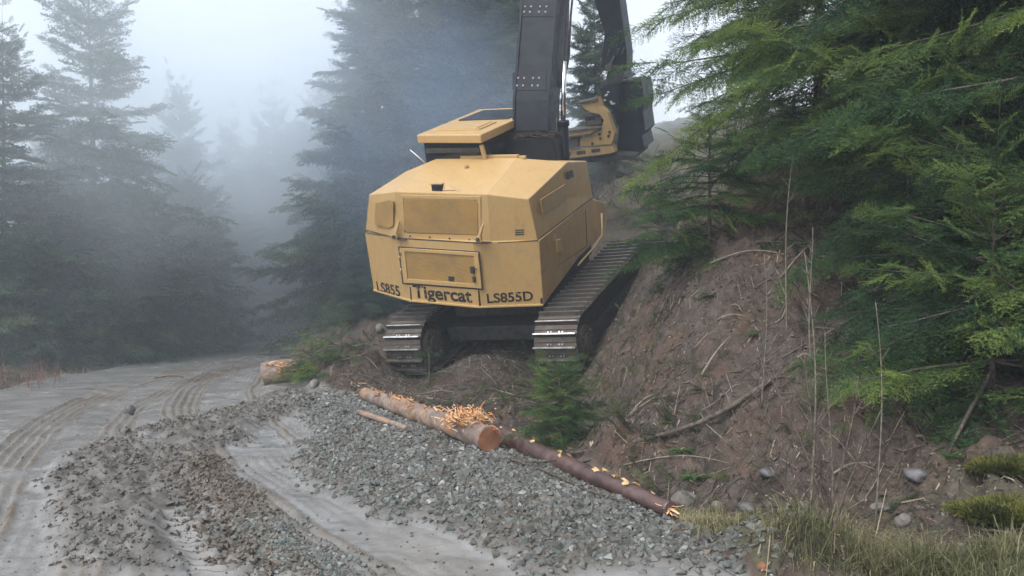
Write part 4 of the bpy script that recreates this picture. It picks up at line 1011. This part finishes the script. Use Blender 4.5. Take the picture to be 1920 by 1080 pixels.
for i, (px, base, top, r0, lean, tw, lab) in enumerate([
        (1648, 992, 560, .008, (-.02, 0), 5, 'tall thin pale sapling standing right of the bare shrub'),
        (1528, 968, 470, .011, (-.03, .03), 16, 'pair like slim grey sapling rising through the bare shrub'),
        (1551, 975, 610, .008, (.01, 0), 8, 'slim grey sapling just right of the bare shrub'),
        (1470, 640, 285, .012, (.05, 0), 6, 'pale bare pole of a dead sapling leaning before the near firs'),
        (1432, 760, 470, .008, (.0, 0), 8, 'thin bare stem on the bank left of the dead sapling'),
        (1525, 690, 420, .01, (-.02, 0), 8, 'pale bare stem under the drooping fir boughs')]):
    p = hit(px, base); k = MB(); bare_stem(k, p, px_h(base-top, p[1]), r0, lean, tw, 100+i, .35)
    thing_mesh(k, 'sapling', M_STEM, lab, 'sapling')
p = hit(1540, 985); k = MB()
for i, (lx, ly, h) in enumerate([(-.55, .1, 1.5), (-.35, .2, 1.7), (-.15, 0, 1.9), (.2, .1, 1.6), (.35, -.1, 1.3), (-.75, .0, 1.2), (-.9, .15, 1.0)]):
    bare_stem(k, p+(rnd.gauss(0, .05), rnd.gauss(0, .05), 0), h*.62, .008, (lx, ly), 12, 200+i, .4)
thing_mesh(k, 'bare_shrub', M_STEMD, 'leafless dark shrub with many crooked stems at the bank foot', 'shrub')
for i, (px, py, lab) in enumerate([(75, 722, 'reddish leafless shrub on the left road verge'), (30, 728, 'small leafless weeds at the left picture edge beside the road')]):
    p = hit(px, py); k = MB()
    for j in range(14): bare_stem(k, p+(rnd.gauss(0, .35), rnd.gauss(0, .3), 0), rnd.uniform(.35, .8), .006, (rnd.gauss(0, .25), rnd.gauss(0, .2)), 6, 300+i*20+j, .25)
    thing_mesh(k, 'bare_shrub', simple('reddish_stems', (.12, .06, .045), (.25, .15, .11), 20, .8) if i == 0 else M_STEMD, lab, 'shrub')
for i, (px, y0, y1, Y, lab) in enumerate([(548, 592, 624, 30, 'white marker stake by the far bend, middle of three'), (603, 584, 608, 31, 'white marker stake nearest the machine beyond the bend'), (467, 628, 650, 27, 'short white marker stake left of the far road bend')]):
    x = (px-960)/F_PX*Y; z0 = gz(x, Y); zt = CAM_Z+(540-y0)/F_PX*Y; zb = min(z0, CAM_Z+(540-y1)/F_PX*Y)
    k = MB(); k.box((x, Y, (zt+zb)/2), (.022, .012, (zt-zb)/2)); k.bevel(.004); thing_mesh(k, 'marker_stake', M_WHITE, lab, 'stake')

# ------------------------------------------------------------------ trees
def build_near(name, seed, x, y, label, zfine, H, Rm, group=None, z=None, leaf=M_NEAR, cat='tree', **kw):
    """a near fir: fine needles low down where they are looked at, coarser above"""
    wood, pos, M, tint = conifer_raw(seed, H, Rm, **kw)
    lo = pos[:, 2] < zfine
    a = scatter(SP_NEAR, pos[lo], M[lo], tint[lo]); V_, F_, T_ = [a[0]], [a[1]], [a[2]]
    if (~lo).any(): c = scatter(SP_MID, pos[~lo], M[~lo], tint[~lo]); V_.append(c[0]); F_.append(c[1]+len(a[0])); T_.append(c[2])
    o = empty(name, (x, y, (gz(x, y) if z is None else z)-.05))
    wood.build('trunk', M_BARK, o)
    link('crown', np_mesh('crown', np.concatenate(V_), np.concatenate(F_), False, {'tint': np.concatenate(T_)}), o, leaf)
    return tag(o, label, cat, group)
NG = 'firs leaning over the bank'
build_near('fir_tree', 41, 5.3, 10.0, 'large bushy green fir whose boughs reach in front of the felling head', 4.0, 12.5, 4.25, NG, low=.3, z0=.05, whorl=.34, per=9, spacing=.17, droop=.6, tint0=.5, spray_len=1.3)
build_near('fir_tree', 42, 6.3, 7.8, 'bright green fir filling the right edge above the bank', 4.6, 11.5, 3.5, NG, whorl=.34, per=9, spacing=.17, droop=.65, tint0=.52, spray_len=1.3)
build_near('fir_tree', 43, 4.9, 13.6, 'dusky fir at the top of the bank behind the big bushy one', 3.5, 9, 2.9, NG, low=.3, z0=.06, whorl=.4, per=8, droop=.55, tint0=.46, spray_len=1.35)
build_near('young_fir', 44, 4.1, 7.3, 'low spreading green fir on the bank under the right edge tree', 3, 1.9, 1.75, whorl=.2, per=6, spacing=.16, droop=.35, tint0=.5, spray_len=.8, taper=.5)
p_ = hit(1050, 836); build_near('young_fir', 45, p_[0], p_[1], 'dense dark green young fir behind the peeled log', 3, .8, .46, whorl=.08, per=10, spacing=.085, droop=.5, tint0=.5, spray_len=.5, taper=.45, r_var=.45)
p_ = hit(1040, 715); build_near('young_fir', 46, p_[0], p_[1], 'wispy young fir standing before the right track', 3, 1.15, .3, whorl=.16, per=4, spacing=.12, droop=.3, tint0=.45, spray_len=.4)
p_ = hit(805, 725); build_near('young_fir', 47, p_[0], p_[1], 'small ragged green shrub beside the left track', 3, .6, .42, whorl=.14, per=4, spacing=.14, droop=.4, tint0=.4, spray_len=.5)
p_ = hit(1240, 455); build_near('young_fir', 48, p_[0], p_[1], 'small dark fir at the bank top where the right track ends', 3, 1.6, 1.0, whorl=.2, per=5, spacing=.16, droop=.5, tint0=.35, spray_len=.7)
p_ = hit(1330, 470); build_near('young_fir', 49, p_[0], p_[1], 'broad low fir growing at the crest of the bank', 3, 1.7, 1.3, whorl=.2, per=6, spacing=.16, droop=.6, tint0=.42, spray_len=.8)
p_ = hit(1700, 640); build_near('young_fir', 50, p_[0], p_[1], 'shaded low fir midway up the bank', 3, 1.7, 1.3, whorl=.22, per=5, spacing=.18, droop=.5, tint0=.3, spray_len=.8)
p_ = hit(585, 706); build_near('cut_bough', 51, p_[0], p_[1], 'cut green fir bough lying behind the broken log chunk', 3, .55, .75, whorl=.1, per=7, spacing=.14, droop=.2, tint0=.6, spray_len=.6, taper=.4, cat='bough')
p_ = hit(640, 668); build_near('young_fir', 52, p_[0], p_[1], 'tiny green seedlings on the mound left of the machine', 3, .5, .6, whorl=.12, per=5, spacing=.14, droop=.2, tint0=.5, spray_len=.5)

PM = [tree_meshes(61, M_FAR, H=10, Rm=2.6, whorl=.45, per=6, spacing=.2, droop=.35, tilt_top=1.2, r_var=.55, spray_len=1.4), tree_meshes(62, M_FAR, H=10, Rm=2.9, whorl=.4, per=6, spacing=.2, droop=.45, spray_len=1.35, r_var=.5, tilt_top=1.), tree_meshes(63, M_FAR, H=13, Rm=3.6, whorl=.38, per=9, spacing=.2, droop=.5, tilt_top=.7, r_var=.45, spray_len=1.5),
      tree_meshes(64, M_FAR, H=6, Rm=2.5, whorl=.28, per=9, spacing=.19, droop=.5, taper=.6, spray_len=1.4)]
PF = [tree_meshes(65, M_FAR, sprays=SP_FAR, H=10, Rm=2.2, whorl=.42, per=8, spacing=.34, droop=.45, spray_len=1.5), tree_meshes(66, M_FAR, sprays=SP_FAR, H=10, Rm=2.6, whorl=.4, per=8, spacing=.34, droop=.55, spray_len=1.5)]
def T(p, px, Y, top, label, wide=1., name='fir_tree', group='firs along the road', rot=None):
    x = (px-960)/F_PX*Y; z0 = gz(x, Y); H = CAM_Z+(540-top)/F_PX*Y-z0
    return plant_tree(p, name, x, Y, H, label, 'tree', group, rot, wide)
T(PM[0], 182, 22, -40, 'tall open topped fir left of the road with its tip above the picture', 1.15)
T(PM[0], 6, 19.5, 75, 'half seen sparse fir at the left picture edge', 1.1)
T(PM[1], 95, 25, 250, 'full fir between the left edge tree and the tall open one', 1.)
T(PM[1], 330, 27, 175, 'bushy fir with bare top spikes right of the tall open one', .95)
T(PM[3], 40, 18.8, 440, 'short bushy fir at the left verge nearest the camera')
T(PM[3], 150, 20.5, 370, 'short bushy fir under the tall open topped one')
T(PM[3], 255, 22, 360, 'low broad fir on the left verge right of the tall trunk')
T(PM[3], 345, 24.5, 350, 'low broad fir halfway along the left verge')
T(PM[1], 425, 30, 330, 'hazy full fir where the left verge meets the bend')
T(PM[3], 400, 27, 470, 'small hazy fir in front of the bend on the left verge')
T(PM[0], 430, 32, 245, 'pale slender fir in the mist right of the spiky one')
T(PM[0], 515, 33, 205, 'tallest pale spire in the mist above the road bend')
T(PF[0], 470, 33, 275, 'pale small spire just left of the tallest misty one')
T(PF[0], 562, 34, 235, 'very faint spire right of the tallest misty one')
T(PM[1], 612, 33, 150, 'misty fir leaning out left of the dark mass behind the machine')
T(PM[2], 700, 24.5, -120, 'huge blue dark fir behind the left of the machine', 1.)
T(PM[2], 850, 26, -160, 'huge dark fir directly behind the cab', 1.)
T(PM[2], 940, 30, -100, 'dark fir seen behind the foot of the boom', 1.)
T(PM[1], 640, 27, 300, 'mid height fir in front of the huge blue one', 1.)
T(PM[3], 690, 22, 430, 'low fir filling the gap left of the machine body')
T(PM[1], 1118, 31, -40, 'pale drooping fir seen between boom and felling head', .8)
T(PM[0], 1160, 36, 60, 'faint thin fir behind the felling head', .8)
for i, px in enumerate((300, 380, 455, 520, 590, 650, 545, 490)):
    T(PF[i % 2], px+rnd.uniform(-12, 12), 37+rnd.uniform(-2, 6), 330+rnd.uniform(-40, 60), 'blurred dark fir deep in the mist beyond the bend', 1.15, group='firs lost in the mist')
for i, (px, Y, top) in enumerate(((455, 30, 455), (500, 31, 420), (545, 30, 465), (590, 29, 440), (635, 28, 480), (425, 29, 400), (568, 33, 380), (520, 34, 350))):
    T(PM[3], px, Y, top, 'low dark young fir in the misty row closing off the far bend', 1.2, group='young firs at the bend')
# dead brush on the cleared hill behind the head
p_ = hit(1190, 385, 20); k = MB()
for j in range(60): bare_stem(k, p_+(rnd.gauss(0, 1.1), rnd.gauss(0, .8), 0), rnd.uniform(.5, 1.7), .012, (rnd.gauss(0, .7), rnd.gauss(0, .4)), 5, 400+j, .6)
thing_mesh(k, 'brush_pile', M_BARK, 'tangled grey brush pile on the cleared slope under the felling head', 'brush')

# ------------------------------------------------------------------ ferns, moss, grass, litter
def fern(px, py, wpx, label, seed, n=9, m=M_FERN):
    p = hit(px, py); L = wpx*p[1]/F_PX/2; q = np.random.default_rng(seed); V_, F_, T_ = [], [], []
    for i in range(n):
        a = 6.283*i/n+q.normal(0, .3); e = q.uniform(.5, 1.1); hd = np.array((math.cos(a), math.sin(a), 0)); sd_ = np.array((-math.sin(a), math.cos(a), 0)); l = L*q.uniform(.7, 1.2); tt = q.random()
        for j in range(14):
            t = (j+1)/15; c = hd*l*t*.95+np.array((0, 0, l*(e*t-.9*t*t))); w = l*.28*math.sin(math.pi*min(1, .15+t*.85))*1.0
            for sg in (-1, 1):
                b_ = len(V_); dx = hd*l*.035
                V_ += [c-dx, c+dx, c+sd_*sg*w+hd*l*.06+np.array((0, 0, -.15*w))]; F_.append((b_, b_+1, b_+2)); T_ += [tt*.5+.3]*3
    o = link('fern', np_mesh('fern', np.array(V_)+p, np.array(F_), False, {'tint': np.array(T_)}), None, m); return tag(o, label, 'fern')
fern(1278, 852, 70, 'bright small fern on the bank above the pale curved twig', 1)
fern(1300, 905, 75, 'darker fern at the bank foot left of the bare shrub', 2)
fern(1310, 742, 44, 'tiny fern alone on the bare soil halfway up', 3, 7)
fern(1250, 800, 30, 'very small fern seedling under the long forked branch', 4, 6)
fern(1420, 630, 60, 'fern on the upper bank below the dead sapling', 5)
fern(1330, 560, 60, 'fern near the bank crest beside the right track', 6)
fern(1780, 860, 60, 'fern on the soil under the low spreading fir', 8)
def blades(name, n, place, hmin, hmax, w, seed, label=None, cat=None, m=M_GRASS, kind=None, group=None, spread=.5, t_lo=0, t_hi=1):
    q = np.random.default_rng(seed); x, y = place(q, n); n = len(x); z = gzs(x, y); a = q.uniform(0, 6.28, n); h = q.uniform(hmin, hmax, n); ln = np.abs(q.normal(0, spread, n)); 
    d = np.stack([np.cos(a), np.sin(a), np.zeros(n)], 1); s_ = np.stack([-np.sin(a), np.cos(a), np.zeros(n)], 1)*w*q.uniform(.6, 1.3, (n, 1)); p0 = np.stack([x, y, z-.01], 1); upz = np.array((0, 0, 1.))
    p1 = p0+d*(h*ln*.35)[:, None]+upz*(h*.6)[:, None]; p2 = p0+d*(h*ln)[:, None]+upz*(h*(1-.35*ln)).clip(.02)[:, None]
    V_ = np.stack([p0-s_, p0+s_, p1-s_*.7, p1+s_*.7, p2], 1).reshape(-1, 3); b_ = np.arange(n)[:, None]*5
    F_ = np.concatenate([b_+np.array([0, 1, 3]), b_+np.array([0, 3, 2]), b_+np.array([2, 3, 4])]); t = np.repeat(np.clip(t_lo+(t_hi-t_lo)*(.5+.9*fbm(x*1.6, y*1.6, 3, 77)+.25*q.normal(size=n)), 0, 1), 5)
    o = link(name, np_mesh(name, V_, F_, False, {'tint': t}), None, m)
    return tag(o, label, cat, group, kind)
def region(P, dens=None):
    P = np.asarray(P)
    def f(q, n):
        lo, hi = P.min(0), P.max(0); x = q.uniform(lo[0], hi[0], n*4); y = q.uniform(lo[1], hi[1], n*4); k = in_poly(P, x, y)
        if dens is not None: k &= fbm(x*2.2, y*2.2, 3, dens)+.12 > q.uniform(-.3, .3, n*4)
        return x[k][:n], y[k][:n]
    return f
GR = [hit(*q)[:2] for q in ((1275, 990), (1400, 985), (1540, 985), (1700, 1000), (1915, 985), (1915, 1079), (1500, 1079), (1440, 1050))]
GR = np.array(GR+[(2.0, 4.2), (4.6, 4.2)][:0])
GR2 = np.array([GR[0], GR[1], GR[2], GR[3], GR[4], (3.9, 4.6), (1.5, 4.6), GR[6], GR[7]])
blades('grass', 3800, region(GR2, 5), .02, .085, .0026, 51, kind='stuff', spread=1.1)
blades('grass', 5000, region(np.array([hit(*q)[:2] for q in ((1190, 935), (1330, 960), (1480, 985), (1300, 990))]), 7), .03, .12, .0025, 52, kind='stuff', spread=.8)
VERGE = np.array([(-9.2, 13), (-9.3, 17), (-9.2, 20), (-8.7, 25), (-10.5, 25), (-11.5, 20), (-11.5, 13)])
blades('verge_weeds', 3500, region(VERGE, 6), .04, .16, .006, 53, kind='stuff', spread=.7, m=M_GRASS)
def tuft(px, py, r, n, h, label, seed):
    p = hit(px, py)
    blades('grass_tuft', n*2//5, lambda q, n_: (p[0]+q.normal(0, r, n_), p[1]+q.normal(0, r, n_)), h*.3, h*.9, .003, seed, label, 'grass tuft', group='grass tufts at the bank foot', spread=1.3, t_lo=.15, t_hi=.85)
tuft(1600, 1030, .12, 1500, .34, 'tall grass tuft left of the pale flat stone', 61)
tuft(1740, 1060, .13, 1600, .34, 'large grass tuft nearest the lower right corner', 62)
tuft(1850, 1065, .13, 1500, .32, 'grass tuft under the yellow green moss', 63)
tuft(1500, 1015, .1, 700, .3, 'short straw coloured grass tuft below the bare shrub', 64)
tuft(1340, 1000, .1, 500, .2, 'low grass tuft beside the broken tip of the peeled log', 65)
def moss(px, py, w, h, label, seed):
    p = hit(px, py); q = np.random.default_rng(seed); n = 9000; u = q.normal(size=(n, 3)); u /= np.linalg.norm(u, axis=1)[:, None]; u[:, 2] = np.abs(u[:, 2]); rr_ = (1+.35*fbm(u[:, 0]*2+seed, u[:, 1]*2, 3, 8))[:, None]
    pos = p+u*rr_*np.array((w, w*.7, h)); a = q.normal(size=(n, 3))*.5+u; a /= np.linalg.norm(a, axis=1)[:, None]; s_ = np.cross(a, q.normal(size=(n, 3))); s_ /= np.linalg.norm(s_, axis=1)[:, None]
    l = q.uniform(.02, .06, (n, 1)); V_ = np.stack([pos-s_*.008, pos+s_*.008, pos+a*l], 1).reshape(-1, 3)
    k = MB(); 
    bmesh.ops.create_icosphere(k.bm, subdivisions=3, radius=1)
    for v in k.bm.verts:
        c = np.array(v.co); v.co = Vector(p+c*np.array((w, w*.7, h))*.93)
    o = k.build('moss_mound', M_MOSSB); tag(o, label, 'moss'); t = np.repeat(np.clip(.5+1.0*fbm(pos[:, 0]*5, pos[:, 1]*5, 3, 3)+.2*q.normal(size=n), 0, 1), 3)
    link('moss_fronds', np_mesh('moss_fronds', V_, np.arange(3*n).reshape(-1, 3), False, {'tint': t}), o, M_MOSS)
M_MOSSB = simple('moss_base', (.05, .06, .015), (.1, .11, .03), 12, .9)
moss(1890, 975, .34, .07, 'yellow green moss mound at the right edge above the grass', 3)
moss(1900, 885, .26, .05, 'dull green moss patch on the bank at the right edge', 5)
# low green scraps and a tangle of dead twigs on the bank
q = np.random.default_rng(95); n = 9000; x = q.uniform(-3.5, 6, n); y = q.uniform(5, 19, n); dT_, _, _ = line_dist(TOE, x, y); kk = (dT_ > .1) & (fbm(x*.8, y*.8, 4, 19) > .02+.1*q.random(n)); x, y = x[kk], y[kk]; n = len(x)
Mg = rand_rot(n, q, 1.5)*q.uniform(.12, .4, (n, 1, 1)); v, f, t = scatter(SP_NEAR, np.stack([x, y, gzs(x, y)+.02], 1), Mg, np.clip(q.normal(.3, .25, n), 0, 1))
M_SCRAP = foliage('dull_green_scraps', (.045, .05, .025), (.07, .09, .04), (.13, .16, .06), .2)
tag(link('ground_cover', np_mesh('ground_cover', v, f, False, {'tint': t}), None, M_SCRAP), kind='stuff')
k = MB(); n = 900; x = q.uniform(-3.2, 5.5, n); y = q.uniform(5.2, 18, n); dT_, _, _ = line_dist(TOE, x, y); kk = (dT_ > .15) & (fbm(x*.7, y*.7, 3, 29) > -.1); x, y = x[kk], y[kk]
l = .12+.7*q.random(len(x))**2.2; a = q.uniform(0, 6.28, len(x))
for i in range(len(x)):
    P = []; c_ = q.normal(0, .3)
    for t in (0, .33, .66, 1.):
        aa = a[i]+c_*t; P.append((x[i]+math.cos(aa)*l[i]*t, y[i]+math.sin(aa)*l[i]*t))
    zz = gzs([p[0] for p in P], [p[1] for p in P])+np.array((.01, .02, .03, .02))+q.uniform(0, .05, 4)*l[i]
    k.tube([(p[0], p[1], z_) for p, z_ in zip(P, zz)], [.0055*q.uniform(.6, 1.5)]*3+[.002], 4, int(q.random() < .35), cap=False)
tag(k.build('dead_twigs', [M_STEMD, M_PALE]), kind='stuff')
# leaf litter and twigs over the bank
q = np.random.default_rng(91); n = 70000; x = q.uniform(-3.5, 6, n); y = q.uniform(5, 20, n); dT_, _, _ = line_dist(TOE, x, y); kk = (dT_ > -.3) & (q.random(n) < .75+.9*fbm(x*.9, y*.9, 3, 15)); x, y = x[kk], y[kk]; n = len(x)
z = gzs(x, y)+q.uniform(.0, .03, n); a = q.uniform(0, 6.28, n); l = np.where(q.random(n) < .3, q.uniform(.08, .3, n), q.uniform(.012, .045, n)); e = q.normal(0, .25, n)
d = np.stack([np.cos(a), np.sin(a), e], 1)*l[:, None]; d[:, 2] += (gzs(x+d[:, 0], y+d[:, 1])-gzs(x, y))
w = np.where(l > .09, .0035, q.uniform(.003, .008, n)); s_ = np.stack([-np.sin(a), np.cos(a), q.normal(0, .5, n)], 1)*w[:, None]; p0 = np.stack([x, y, z], 1)
V_ = np.stack([p0-s_, p0+s_, p0+d+s_*.6, p0+d-s_*.6], 1).reshape(-1, 3); F_ = np.arange(4*n).reshape(-1, 4); tn = np.repeat(np.clip(q.random(n)**2.6, 0, 1), 4)
tag(link('forest_litter', np_mesh('forest_litter', V_, F_, False, {'tint': tn}), None, M_TWIG), kind='stuff')

# ------------------------------------------------------------------ haze
m, nt, b = mat('pale_haze'); nt.nodes.remove(b)
pv = nt.nodes.new('ShaderNodeVolumePrincipled'); pv.inputs['Color'].default_value = (.8, .9, 1., 1); pv.inputs['Density'].default_value = HAZE_DENSITY; pv.inputs['Anisotropy'].default_value = .2
nt.links.new(pv.outputs[0], nt.nodes['Material Output'].inputs['Volume'])
k = MB(); k.box((0, 55, 11), (130, 75, 14)); 
tag(k.build('haze', m), kind='stuff')

def cloud(name, c, r, dens, color, nscale, seed, label=None):
    m, nt, b = mat(name+'_volume'); nt.nodes.remove(b)
    tc = nt.nodes.new('ShaderNodeTexCoord'); mp = nt.nodes.new('ShaderNodeMapping'); gr = nt.nodes.new('ShaderNodeTexGradient'); gr.gradient_type = 'SPHERICAL'
    nt.links.new(tc.outputs['Object'], gr.inputs['Vector'])
    n = noise(nt, nscale, 3, .5); n = ramp(nt, n, [(.38, (.15,)*3), (.65, (1,)*3)]); g = ramp(nt, gr.outputs['Fac'], [(0, (0,)*3), (.6, (1,)*3)])
    mu = nt.nodes.new('ShaderNodeMath'); mu.operation = 'MULTIPLY'; nt.links.new(n, mu.inputs[0]); nt.links.new(g, mu.inputs[1])
    m2 = nt.nodes.new('ShaderNodeMath'); m2.operation = 'MULTIPLY'; nt.links.new(mu.outputs[0], m2.inputs[0]); m2.inputs[1].default_value = dens
    pv = nt.nodes.new('ShaderNodeVolumePrincipled'); pv.inputs['Color'].default_value = (*color, 1); nt.links.new(m2.outputs[0], pv.inputs['Density']); pv.inputs['Anisotropy'].default_value = .1
    nt.links.new(pv.outputs[0], nt.nodes['Material Output'].inputs['Volume'])
    k = MB(); bmesh.ops.create_icosphere(k.bm, subdivisions=3, radius=1); o = k.build(name, m); o.location = c; o.scale = r
    tag(o, label, kind='stuff'); return o
cloud('mist', (-12, 29.5, 4.5), (15.5, 16.5, 10.5), .23, (.85, .93, 1.), 1.6, 1)
cloud('exhaust_smoke', (-2.4, 21.5, 5.6), (4.2, 3.6, 5.0), .055, (.28, .53, 1.), 2.2, 2)
cloud('mist', (4.5, 41, 9.5), (9, 11, 9), .11, (.86, .93, 1.), 1.4, 3)
S.cycles.volume_step_rate = 2.0; S.cycles.volume_max_steps = 128
